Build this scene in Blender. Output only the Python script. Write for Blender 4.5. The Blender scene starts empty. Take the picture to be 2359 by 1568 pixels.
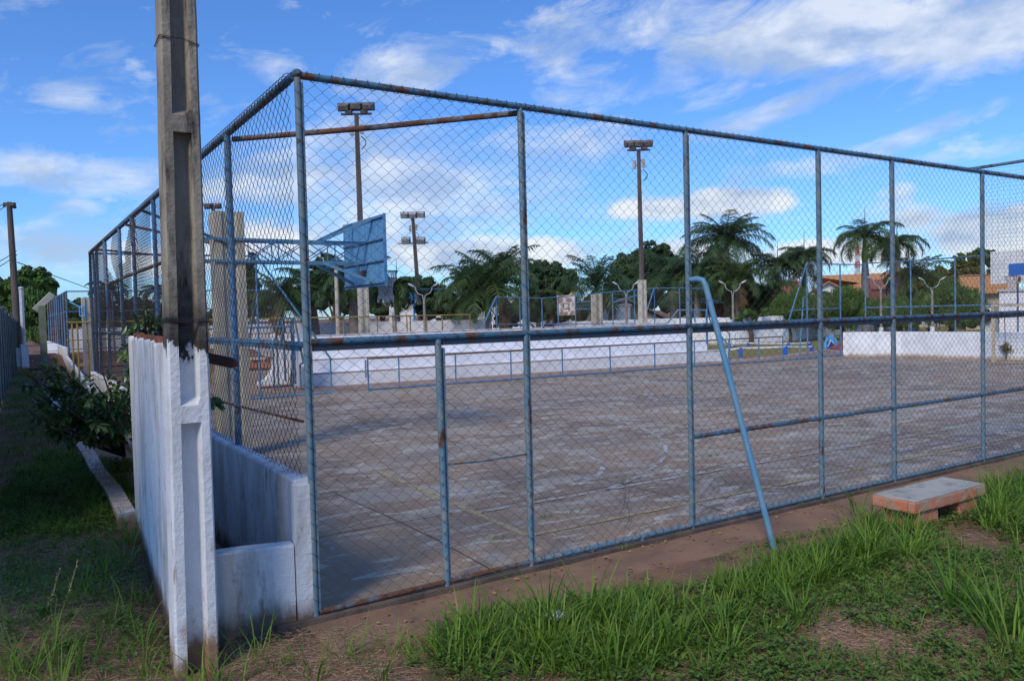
import bpy, math, random
import numpy as np
from math import sin, cos, pi, radians, sqrt, atan2
rng = np.random.default_rng(7); random.seed(7)
S = bpy.context.scene; COL = S.collection
# ------------------------------------------------------------------ camera
CP = np.array([-1.8532, -5.7235, 2.2150]); YAW, PIT, ROL, F = .5669, .0343, .0257, 1827.2   # F for a picture 2359 wide
fw = np.array([sin(YAW)*cos(PIT), cos(YAW)*cos(PIT), -sin(PIT)])
r0 = np.array([cos(YAW), -sin(YAW), 0]); u0 = np.cross(r0, fw)
rt = cos(ROL)*r0 - sin(ROL)*u0; up = sin(ROL)*r0 + cos(ROL)*u0
cam = bpy.data.cameras.new("camera"); co = bpy.data.objects.new("camera", cam); COL.objects.link(co)
cam.sensor_width = 36; cam.lens = F/2359*36; cam.clip_end = 3000; cam.clip_start = .05
from mathutils import Matrix, Vector
co.matrix_world = Matrix(((rt[0], up[0], -fw[0], CP[0]), (rt[1], up[1], -fw[1], CP[1]), (rt[2], up[2], -fw[2], CP[2]), (0, 0, 0, 1)))
S.camera = co
def ray(u, v): return ((u-1179.5)*rt - (v-784)*up)/F + fw
def at(u, v, D): return CP + D*ray(u, v)
def G(u, v, z=0):
    d = ray(u, v); return CP + (z-CP[2])/d[2]*d
def onX(u, v, X):
    d = ray(u, v); return CP + (X-CP[0])/d[0]*d
def onY(u, v, Y):
    d = ray(u, v); return CP + (Y-CP[1])/d[1]*d
def azel(u, v):
    d = ray(u, v); d = d/np.linalg.norm(d); return atan2(d[0], d[1]), math.asin(d[2])
# ------------------------------------------------------------------ world
SUN_EL, SUN_AZ = radians(42), radians(238)       # azimuth clockwise from +Y: from the left and a little behind the camera
SKY_STR = .138
w = bpy.data.worlds.new("World"); S.world = w; w.use_nodes = True; nt = w.node_tree; nt.nodes.clear()
def N(t, **k):
    n = nt.nodes.new(t)
    for a, b in k.items(): setattr(n, a, b)
    return n
def L(a, b): nt.links.new(a, b)
def mth(op, a, b=None, c=None, clamp=False):
    n = N('ShaderNodeMath', operation=op); n.use_clamp = clamp
    for i, x in enumerate((a, b, c)):
        if x is None: continue
        if isinstance(x, (int, float)): n.inputs[i].default_value = x
        else: L(x, n.inputs[i])
    return n.outputs[0]
sky = N('ShaderNodeTexSky', sky_type='NISHITA'); sky.sun_disc = False
sky.sun_elevation = SUN_EL; sky.sun_rotation = SUN_AZ; sky.air_density = 1.0; sky.dust_density = .35; sky.ozone_density = 2.2
tc = N('ShaderNodeTexCoord'); sx = N('ShaderNodeSeparateXYZ'); L(tc.outputs['Generated'], sx.inputs[0])
AZ = mth('ARCTAN2', sx.outputs[0], sx.outputs[1]); EL = mth('ARCSINE', sx.outputs[2])
def cvec(ka, ke, off, shear=0):
    cx = N('ShaderNodeCombineXYZ'); L(mth('MULTIPLY', AZ, ka), cx.inputs[0])
    e = mth('MULTIPLY', EL, ke)
    if shear: e = mth('ADD', e, mth('MULTIPLY', AZ, shear))
    L(e, cx.inputs[1]); cx.inputs[2].default_value = off; return cx.outputs[0]
def noise(vec, sc, det=7, rough=.6, dist=0):
    n = N('ShaderNodeTexNoise'); L(vec, n.inputs['Vector']); n.inputs['Scale'].default_value = sc
    n.inputs['Detail'].default_value = det; n.inputs['Roughness'].default_value = rough; n.inputs['Distortion'].default_value = dist
    return n.outputs[0]
def masks(lst):
    tot = None
    for (u, v, ru, rv, s, slope) in lst:
        a, e = azel(u, v); a2, e2 = azel(u+ru, v); a3, e3 = azel(u, v-rv)
        ra = abs(a2-a); re = abs(e3-e); sl = slope
        da = mth('SUBTRACT', AZ, a); de = mth('SUBTRACT', mth('SUBTRACT', EL, e), mth('MULTIPLY', da, sl))
        d2 = mth('ADD', mth('POWER', mth('ABSOLUTE', mth('DIVIDE', da, ra)), 2), mth('POWER', mth('ABSOLUTE', mth('DIVIDE', de, re)), 2))
        m = mth('MULTIPLY', mth('SUBTRACT', 1, d2, clamp=True), s)
        tot = m if tot is None else mth('MAXIMUM', tot, m)
    return tot
wisp = [(1900, 60, 560, 130, 1.1, .05), (2300, 70, 500, 110, 1.0, .0), (1400, 60, 300, 90, .5, 0), (1340, 190, 160, 90, .5, 0), (1790, 250, 300, 42, .62, .25), (2180, 285, 260, 34, .6, .2),
        (900, 170, 190, 75, .62, .1), (650, 160, 120, 60, .45, .1), (1000, 175, 90, 50, .5, .3), (200, 405, 340, 60, .66, 0), (-150, 410, 200, 60, .6, 0), (110, 575, 230, 90, .55, 0), (1650, 190, 180, 70, .42, 0),
        (950, 420, 480, 170, .8, 0), (560, 430, 200, 110, .45, 0), (1400, 470, 330, 60, .5, 0), (1900, 370, 300, 40, .4, .15), (520, 225, 90, 50, .35, 0),
        (150, 228, 95, 46, .36, .05), (180, 478, 80, 26, .35, 0), (2250, 350, 250, 30, .4, .1), (1350, 330, 250, 60, .35, 0)]
cumu = [(1700, 465, 170, 50, .95, .03), (1500, 480, 150, 36, .7, 0), (2290, 530, 210, 85, 1.1, 0), (2060, 455, 80, 42, .6, 0), (2130, 500, 110, 45, .6, 0), (1120, 590, 430, 55, .85, 0), (700, 560, 260, 70, .75, 0), (1560, 590, 300, 48, .6, 0),
        (1950, 580, 300, 46, .8, 0), (150, 590, 120, 40, .55, 0), (430, 600, 300, 60, .6, 0), (2000, 640, 600, 40, .5, 0)]
n1 = noise(cvec(5, 12, 2.3, -1.6), 1.6, 10, .66, .45); n2 = noise(cvec(9, 15, 7.7), 1.6, 8, .55, .1)
d1 = mth('MULTIPLY', mth('SUBTRACT', mth('ADD', mth('MULTIPLY', masks(wisp), .62), mth('MULTIPLY', n1, 1.6)), .83), 2.1, clamp=True)
d2 = mth('MULTIPLY', mth('SUBTRACT', mth('ADD', mth('MULTIPLY', masks(cumu), .75), mth('MULTIPLY', n2, 1.1)), .72), 3.4, clamp=True)
dens = mth('SUBTRACT', 1, mth('MULTIPLY', mth('SUBTRACT', 1, mth('MULTIPLY', d1, .78)), mth('SUBTRACT', 1, mth('MULTIPLY', d2, .93))))
# cloud tone: noise between bluish grey and white
n3 = noise(cvec(6, 22, 4.1), 1.2, 5, .5)
tone = mth('MULTIPLY', mth('SUBTRACT', mth('ADD', n3, mth('MULTIPLY', mth('SUBTRACT', n2, .5), 1.0)), .36), 3.4, clamp=True)
cm = N('ShaderNodeMixRGB'); L(tone, cm.inputs[0])
K = 1/SKY_STR
cm.inputs[1].default_value = (.44*K, .56*K, .76*K, 1); cm.inputs[2].default_value = (.86*K, .91*K, .97*K, 1)
hsv = N('ShaderNodeHueSaturation'); hsv.inputs['Saturation'].default_value = 1.0; hsv.inputs['Value'].default_value = 1.0
tint = N('ShaderNodeMixRGB', blend_type='MULTIPLY'); tint.inputs[0].default_value = 1; tint.inputs[2].default_value = (.49, .81, 1.28, 1)
L(sky.outputs[0], tint.inputs[1]); L(tint.outputs[0], hsv.inputs['Color'])
mx = N('ShaderNodeMixRGB'); L(dens, mx.inputs[0]); L(hsv.outputs[0], mx.inputs[1]); L(cm.outputs[0], mx.inputs[2])
bg = N('ShaderNodeBackground'); bg.inputs['Strength'].default_value = SKY_STR; L(mx.outputs[0], bg.inputs[0])
wo = N('ShaderNodeOutputWorld'); L(bg.outputs[0], wo.inputs[0])
SKYN = (tint, hsv)
# ------------------------------------------------------------------ sun, exposure
sun = bpy.data.lights.new("sun", 'SUN'); sun.energy = 2.7; sun.angle = radians(16); sun.color = (1, .87, .70)
so = bpy.data.objects.new("sun", sun); COL.objects.link(so)
sd = Vector((sin(SUN_AZ)*cos(SUN_EL), cos(SUN_AZ)*cos(SUN_EL), sin(SUN_EL)))
so.rotation_euler = sd.to_track_quat('Z', 'Y').to_euler()
S.view_settings.view_transform = 'Standard'; S.view_settings.look = 'None'; S.view_settings.exposure = 0; S.view_settings.gamma = 1
S.cycles.max_bounces = 6; S.cycles.transparent_max_bounces = 8
# ------------------------------------------------------------------ materials
def newmat(name):
    m = bpy.data.materials.new(name); m.use_nodes = True; t = m.node_tree
    return m, t, t.nodes['Principled BSDF']
def mat(name, c, c2=None, sc=4, lo=.45, hi=.6, c3=None, sc3=12, lo3=.55, hi3=.65, rough=.7, bump=0, bsc=40, st=(1, 1, 1), st3=(1, 1, 1), metal=0, spec=.3, tint=None, transl=0, det=6, splash=None):
    m, t, b = newmat(name)
    def n(ty): return t.nodes.new(ty)
    tcn = n('ShaderNodeTexCoord')
    def nz(scale, stretch, d=det):
        mp = n('ShaderNodeMapping'); mp.inputs['Scale'].default_value = stretch; t.links.new(tcn.outputs['Object'], mp.inputs[0])
        x = n('ShaderNodeTexNoise'); x.inputs['Scale'].default_value = scale; x.inputs['Detail'].default_value = d; x.inputs['Roughness'].default_value = .62
        t.links.new(mp.outputs[0], x.inputs[0]); return x.outputs[0]
    def ramp(src, lo, hi):
        x = n('ShaderNodeMapRange'); x.inputs[1].default_value = lo; x.inputs[2].default_value = hi; t.links.new(src, x.inputs[0]); return x.outputs[0]
    def mix(f, a, bcol):
        x = n('ShaderNodeMixRGB')
        if hasattr(f, 'links') or not isinstance(f, float): t.links.new(f, x.inputs[0])
        else: x.inputs[0].default_value = f
        for i, q in ((1, a), (2, bcol)):
            if isinstance(q, tuple): x.inputs[i].default_value = (*q, 1)
            else: t.links.new(q, x.inputs[i])
        return x.outputs[0]
    cur = c
    if tint is not None:
        a = n('ShaderNodeAttribute'); a.attribute_name = 'tint'; cur = mix(a.outputs['Fac'], c, tint)
    if c2: cur = mix(ramp(nz(sc, st), lo, hi), cur, c2)
    if c3: cur = mix(ramp(nz(sc3, st3), lo3, hi3), cur, c3)
    if splash:
        sp = n('ShaderNodeSeparateXYZ'); t.links.new(tcn.outputs['Object'], sp.inputs[0])
        ad = n('ShaderNodeMath'); ad.operation = 'MULTIPLY_ADD'; t.links.new(nz(7, (1, 1, .4)), ad.inputs[0]); ad.inputs[1].default_value = -splash[2]*2.2; t.links.new(sp.outputs[2], ad.inputs[2])
        cur = mix(ramp(ad.outputs[0], splash[1], splash[1]-splash[2]), cur, splash[0])
    if isinstance(cur, tuple): b.inputs['Base Color'].default_value = (*cur, 1)
    else: t.links.new(cur, b.inputs['Base Color'])
    b.inputs['Roughness'].default_value = rough; b.inputs['Metallic'].default_value = metal
    b.inputs['Specular IOR Level'].default_value = spec
    if bump:
        bn = n('ShaderNodeBump'); bn.inputs['Strength'].default_value = bump; bn.inputs['Distance'].default_value = .02
        t.links.new(nz(bsc, (1, 1, 1), 4), bn.inputs['Height']); t.links.new(bn.outputs[0], b.inputs['Normal'])
    if transl:
        tr = n('ShaderNodeBsdfTranslucent'); ms = n('ShaderNodeMixShader'); ms.inputs[0].default_value = transl
        if isinstance(cur, tuple): tr.inputs[0].default_value = (*cur, 1)
        else: t.links.new(cur, tr.inputs[0])
        t.links.new(b.outputs[0], ms.inputs[1]); t.links.new(tr.outputs[0], ms.inputs[2]); t.links.new(ms.outputs[0], t.nodes['Material Output'].inputs[0])
    return m
RUST = (.13, .055, .03)
BLUE = mat('weathered_blue_paint', (.12, .235, .33), (.22, .28, .30), 6, .42, .62, RUST, 9, .60, .66, rough=.55, bump=.3, st3=(1, 1, .5))
BLUER = mat('rusty_blue_paint', (.08, .2, .31), (.15, .075, .045), 6, .52, .60, (.05, .05, .055), 11, .52, .66, rough=.7, bump=.4)
BLUEN = mat('bright_blue_paint', (.085, .25, .42), (.14, .27, .38), 5, .45, .6, RUST, 11, .64, .68, rough=.45)
BLUEF = mat('blue_paint', (.07, .20, .38), (.14, .23, .33), 3, .45, .6, (.12, .08, .07), 7, .6, .66, rough=.6)
RUSTM = mat('rusted_pipe', (.15, .075, .048), (.14, .18, .21), 7, .5, .6, (.09, .04, .025), 15, .5, .65, rough=.8, bump=.3)
WIRE = mat('galvanised_wire', (.055, .055, .06), (.075, .042, .03), 2.5, .4, .6, rough=.85)
WIREF = mat('mesh_wire', (.16, .16, .18), (.12, .07, .05), 1.5, .45, .6, rough=.7)
YEL = mat('yellow_paint', (.36, .26, .06), (.25, .16, .07), 3, .45, .6, rough=.6)
WHITE = mat('whitewash', (.80, .82, .84), (.68, .69, .70), 2.2, .42, .62, (.36, .33, .3), 5, .66, .78, splash=((.42, .30, .22), .0, .14), rough=.9, bump=.35, bsc=25, st3=(1, 1, .5))
WHITED = mat('dirty_whitewash', (.78, .80, .82), (.56, .55, .53), 2.6, .45, .60, (.17, .16, .145), 5, .585, .75, splash=((.2, .15, .11), .02, .16), rough=.9, bump=.45, bsc=30, st=(1.6, 1.6, .45), st3=(1.4, 1.4, .5))
STEPW = mat('bleacher_whitewash', (.80, .82, .85), (.7, .71, .73), 1.5, .42, .62, (.3, .28, .26), 9, .66, .74, rough=.9, bump=.3, bsc=14)
GREYW = mat('grey_wall_paint', (.50, .51, .53), (.62, .63, .65), .8, .42, .62, (.3, .28, .27), 4, .6, .75, rough=.9)
CONC = mat('pole_concrete', (.215, .195, .165), (.145, .13, .115), 3.5, .42, .62, (.05, .045, .04), 5, .57, .72, rough=.9, bump=.6, bsc=60, st=(1, 1, .35), st3=(1.3, 1.3, .35))
CONCB = mat('beige_concrete', (.50, .46, .36), (.42, .38, .31), 2, .42, .62, (.2, .18, .15), 3, .62, .75, rough=.9, st3=(1, 1, .3))
GREYP = mat('palm_bark', (.23, .2, .17), (.15, .13, .11), 3, .42, .6, rough=.9, st=(.6, .6, 5))
WOOD = mat('weathered_wood_pole', (.13, .11, .10), (.085, .07, .06), 4, .42, .6, rough=.9, st=(1, 1, .2))
TRUNK = mat('tree_bark', (.12, .095, .07), (.06, .05, .04), 4, .42, .6, rough=.95)
SHAFT = mat('green_crownshaft', (.16, .24, .04), (.08, .17, .04), 3, .4, .6, rough=.5)
DARKM = mat('dark_floodlight_metal', (.11, .095, .09), (.2, .18, .16), 6, .45, .6, rough=.6)
LIGHTM = mat('pale_metal', (.5, .52, .54), (.4, .38, .36), 6, .5, .65, rough=.4, metal=.2)
BLACK = mat('black_cable', (.03, .03, .035), rough=.6)
FROND = mat('palm_frond', (.025, .065, .03), (.05, .105, .035), 1.2, .42, .62, rough=.45, tint=(.07, .13, .04), transl=.2)
FROND2 = mat('light_green_palm_frond', (.03, .075, .02), (.06, .12, .03), 1.2, .42, .62, rough=.5, tint=(.09, .13, .03), transl=.25)  # lighter, yellower green than FROND
DEADF = mat('dead_frond', (.2, .12, .05), (.12, .08, .05), 2, rough=.9)
LEAFD = mat('dark_foliage', (.022, .055, .024), (.04, .08, .026), .7, .4, .62, rough=.6, tint=(.055, .11, .032), transl=.15)
LEAFM = mat('green_foliage', (.05, .115, .022), (.075, .14, .03), .6, .4, .62, rough=.6, tint=(.13, .22, .045), transl=.2)
LEAFO = mat('olive_foliage', (.08, .12, .02), (.13, .13, .025), .6, .4, .62, rough=.6, tint=(.20, .21, .045), transl=.2)
SHRUBL = mat('glossy_shrub_leaf', (.035, .085, .03), (.05, .11, .03), 4, .4, .6, rough=.36, spec=.5, tint=(.12, .2, .045), transl=.12)
GRASSM = mat('grass_blade', (.075, .18, .018), rough=.5, tint=(.20, .33, .045), transl=.35)
WEEDM = mat('low_weed_leaf', (.06, .135, .024), rough=.6, tint=(.14, .23, .045), transl=.25)
STRAWM = mat('dry_straw', (.46, .35, .24), rough=.9, tint=(.2, .15, .11))
SOIL = mat('red_soil', (.24, .13, .08), (.14, .09, .062), 1.6, .42, .62, (.29, .17, .11), 7, .55, .75, rough=.97, bump=.7, bsc=35)
PATHM = mat('red_dirt_path', (.27, .165, .105), (.20, .125, .085), 2.2, .42, .62, (.14, .09, .075), 9, .58, .72, rough=.97, bump=.4, bsc=60)
LAWN = mat('mown_lawn', (.22, .22, .055), (.27, .19, .08), .5, .42, .62, (.14, .18, .05), 3, .45, .65, rough=1, bump=.5, bsc=10)
PLAZA = mat('plaza_concrete', (.34, .25, .19), (.26, .19, .15), .8, .42, .62, (.31, .27, .24), 3, .55, .7, rough=.92, bump=.2)
REDF = mat('red_painted_floor', (.32, .07, .06), (.25, .08, .07), 1, rough=.9)
BRICK = mat('red_hollow_brick', (.32, .12, .07), (.2, .09, .06), 8, .45, .6, rough=.95, bump=.4)
TILE = mat('orange_roof_tile', (.55, .28, .11), (.42, .2, .09), 3, .45, .6, rough=.9, st=(4, 4, 1))
TILER = mat('maroon_roof_tile', (.2, .055, .04), (.14, .05, .04), 3, .45, .6, rough=.9, st=(4, 4, 1))
TILEB = mat('terracotta_roof_tile', (.27, .11, .07), (.25, .1, .06), 3, .45, .6, rough=.9, st=(4, 4, 1))
HOUSEW = mat('white_house_wall', (.8, .8, .8), (.7, .7, .7), 1, rough=.9)
BEIGE = mat('beige_wall', (.5, .42, .3), (.42, .36, .27), 1, rough=.9)
YWALL = mat('yellow_house_wall', (.6, .42, .14), (.5, .35, .14), 1, rough=.9)
GLASS = mat('dark_window_glass', (.03, .035, .045), rough=.15, spec=.5)
GREENGW = mat('plate_wall_concrete', (.2, .215, .19), (.13, .14, .125), 2, .42, .62, (.07, .075, .065), 4, .55, .7, rough=.9, st=(1, 1, .4))
MOSS = mat('mossy_concrete', (.16, .19, .11), (.22, .22, .18), 3, .45, .6, rough=.95)
BACKB = mat('blue_painted_boards', (.075, .24, .47), (.13, .32, .52), 3, .4, .6, (.04, .11, .22), 4, .58, .7, rough=.6, st=(1, 8, .6), st3=(1, 6, .7))
BOARDW = mat('white_backboard_paint', (.74, .74, .73), (.62, .62, .6), 3, rough=.6)
BOARDR = mat('flaking_white_board', (.66, .63, .58), (.3, .2, .18), 3.5, .45, .55, rough=.8)
BBLUE = mat('board_blue_paint', (.03, .16, .5), rough=.6)
NETM = mat('grey_net_cord', (.55, .53, .52), rough=.9)
ORANGE = mat('orange_painted_concrete', (.60, .21, .12), (.42, .3, .23), 6, .45, .6, (.1, .08, .07), 9, .58, .7, rough=.9, bump=.5, bsc=50)
SLABT = mat('grey_cement_slab', (.41, .41, .37), (.31, .31, .285), 5, .48, .65, (.14, .14, .135), 4, .56, .72, rough=.93, bump=.4, bsc=70)
REDBAR = mat('dark_red_painted_metal', (.09, .025, .02), (.05, .025, .02), 7, rough=.5)
KIOSK = mat('brown_wood_planks', (.22, .09, .06), (.15, .07, .05), 6, rough=.9, st=(6, 6, .5))
BLUEP = mat('royal_blue_paint', (.02, .12, .55), rough=.5)
SKYB = mat('sky_blue_paint', (.06, .33, .68), (.1, .38, .68), 3, rough=.5)
NAVY = mat('navy_paint', (.015, .05, .3), rough=.5)
PLASTIC = mat('crumpled_pale_plastic', (.55, .6, .62), rough=.35, transl=.3)

# court floor: worn blotchy concrete with joints and faded blue paint
def court_mat():
    m, t, b = newmat('worn_court_floor'); n = lambda ty: t.nodes.new(ty)
    tcn = n('ShaderNodeTexCoord')
    def nz(sc, st=(1, 1, 1), det=8, dist=0, rot=0, ro=.65):
        mp = n('ShaderNodeMapping'); mp.inputs['Scale'].default_value = st; mp.inputs['Rotation'].default_value = (0, 0, rot); t.links.new(tcn.outputs['Object'], mp.inputs[0])
        x = n('ShaderNodeTexNoise'); x.inputs['Scale'].default_value = sc; x.inputs['Detail'].default_value = det; x.inputs['Roughness'].default_value = ro; x.inputs['Distortion'].default_value = dist
        t.links.new(mp.outputs[0], x.inputs[0]); return x.outputs[0]
    def rp(s, lo, hi, a=0., z=1.):
        x = n('ShaderNodeMapRange'); x.inputs[1].default_value = lo; x.inputs[2].default_value = hi; x.inputs[3].default_value = a; x.inputs[4].default_value = z; t.links.new(s, x.inputs[0]); return x.outputs[0]
    def mix(f, a, c):
        x = n('ShaderNodeMixRGB'); t.links.new(f, x.inputs[0])
        for i, q in ((1, a), (2, c)):
            if isinstance(q, tuple): x.inputs[i].default_value = (*q, 1)
            else: t.links.new(q, x.inputs[i])
        return x.outputs[0]
    c = mix(rp(nz(.3, (1, .8, 1), dist=.6), .42, .58), (.31, .225, .145), (.20, .148, .10))
    c = mix(rp(nz(.95, (.7, 1, 1), dist=1.4), .50, .58), c, (.35, .31, .25))
    c = mix(rp(nz(3.4, (.5, 1.5, 1), dist=1.2), .54, .61), c, (.47, .445, .37))
    c = mix(rp(nz(.42, (.7, 1.4, 1), dist=1.2), .54, .66, 0, .75), c, (.2, .185, .155))
    c = mix(rp(nz(2.3, dist=2), .6, .68, 0, .8), c, (.25, .19, .145))
    c = mix(rp(nz(.8, (1, 1, 1), det=9, dist=1.4, rot=1.), .665, .70, 0, .8), c, (.17, .2, .27))
    t.links.new(c, b.inputs['Base Color']); b.inputs['Roughness'].default_value = .62; b.inputs['Specular IOR Level'].default_value = .35
    bn = n('ShaderNodeBump'); bn.inputs['Strength'].default_value = .25; bn.inputs['Distance'].default_value = .01; t.links.new(nz(30), bn.inputs['Height']); t.links.new(bn.outputs[0], b.inputs['Normal'])
    return m
COURT = court_mat()
def worn_line(name, col, lo=.44, hi=.6):
    m, t, b = newmat(name); n = lambda ty: t.nodes.new(ty); tcn = n('ShaderNodeTexCoord')
    x = n('ShaderNodeTexNoise'); x.inputs['Scale'].default_value = 5; x.inputs['Detail'].default_value = 8; x.inputs['Roughness'].default_value = .7; t.links.new(tcn.outputs['Object'], x.inputs[0])
    r = n('ShaderNodeMapRange'); r.inputs[1].default_value = lo; r.inputs[2].default_value = hi; t.links.new(x.outputs[0], r.inputs[0])
    b.inputs['Base Color'].default_value = (*col, 1); b.inputs['Roughness'].default_value = .7
    tr = n('ShaderNodeBsdfTransparent'); ms = n('ShaderNodeMixShader'); t.links.new(r.outputs[0], ms.inputs[0]); t.links.new(b.outputs[0], ms.inputs[1]); t.links.new(tr.outputs[0], ms.inputs[2]); t.links.new(ms.outputs[0], t.nodes['Material Output'].inputs[0])
    return m
YLINE = worn_line('faded_yellow_line', (.40, .345, .19), .48, .66); WLINE = worn_line('faded_white_line', (.46, .46, .44), .46, .58); JOINT = worn_line('dark_slab_joint', (.07, .06, .05), .52, .66); BLINE = worn_line('faded_blue_line', (.32, .38, .48), .40, .56)

# pole with painted foot: whitewash below a ragged line, bare concrete above
def painted_pole_mat():
    m, t, b = newmat('half_painted_concrete'); n = lambda ty: t.nodes.new(ty); tcn = n('ShaderNodeTexCoord')
    def nz(sc, st=(1, 1, 1), det=6):
        mp = n('ShaderNodeMapping'); mp.inputs['Scale'].default_value = st; t.links.new(tcn.outputs['Object'], mp.inputs[0])
        x = n('ShaderNodeTexNoise'); x.inputs['Scale'].default_value = sc; x.inputs['Detail'].default_value = det; x.inputs['Roughness'].default_value = .65; t.links.new(mp.outputs[0], x.inputs[0]); return x.outputs[0]
    def rp(s, lo, hi):
        x = n('ShaderNodeMapRange'); x.inputs[1].default_value = lo; x.inputs[2].default_value = hi; t.links.new(s, x.inputs[0]); return x.outputs[0]
    def mix(f, a, c):
        x = n('ShaderNodeMixRGB'); t.links.new(f, x.inputs[0])
        for i, q in ((1, a), (2, c)):
            if isinstance(q, tuple): x.inputs[i].default_value = (*q, 1)
            else: t.links.new(q, x.inputs[i])
        return x.outputs[0]
    conc = mix(rp(nz(4, (1, 1, .3)), .42, .62), (.34, .31, .25), (.23, .21, .175))
    conc = mix(rp(nz(6, (1.5, 1.5, .3)), .54, .68), conc, (.055, .05, .045))
    sp = n('ShaderNodeSeparateXYZ'); t.links.new(tcn.outputs['Object'], sp.inputs[0])
    def ma(op, a, bb):
        x = n('ShaderNodeMath'); x.operation = op
        for i, q in enumerate((a, bb)):
            if isinstance(q, (int, float)): x.inputs[i].default_value = q
            else: t.links.new(q, x.inputs[i])
        return x.outputs[0]
    # dark weathering just above the paint, rust and dirt near the foot
    conc = mix(rp(ma('ADD', sp.outputs[2], ma('MULTIPLY', nz(7), .8)), 3.0, 2.5), conc, (.05, .045, .042))
    pw = mix(rp(nz(3), .45, .6), (.74, .77, .80), (.66, .68, .70))
    pw = mix(rp(nz(9, (1, 1, .25)), .62, .7), pw, (.35, .3, .26))
    pw = mix(rp(ma('ADD', sp.outputs[2], ma('MULTIPLY', nz(6, (1, 1, .5)), 1.1)), .86, .62), pw, (.30, .19, .12))
    edge = ma('ADD', sp.outputs[2], ma('MULTIPLY', nz(9, (1.5, 1.5, .8)), .42))
    c = mix(rp(edge, 2.23, 2.25), pw, conc)
    t.links.new(c, b.inputs['Base Color']); b.inputs['Roughness'].default_value = .85; b.inputs['Specular IOR Level'].default_value = .3
    bn = n('ShaderNodeBump'); bn.inputs['Strength'].default_value = .55; bn.inputs['Distance'].default_value = .02; t.links.new(nz(28), bn.inputs['Height']); t.links.new(bn.outputs[0], b.inputs['Normal'])
    return m
POLEM = painted_pole_mat()

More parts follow.
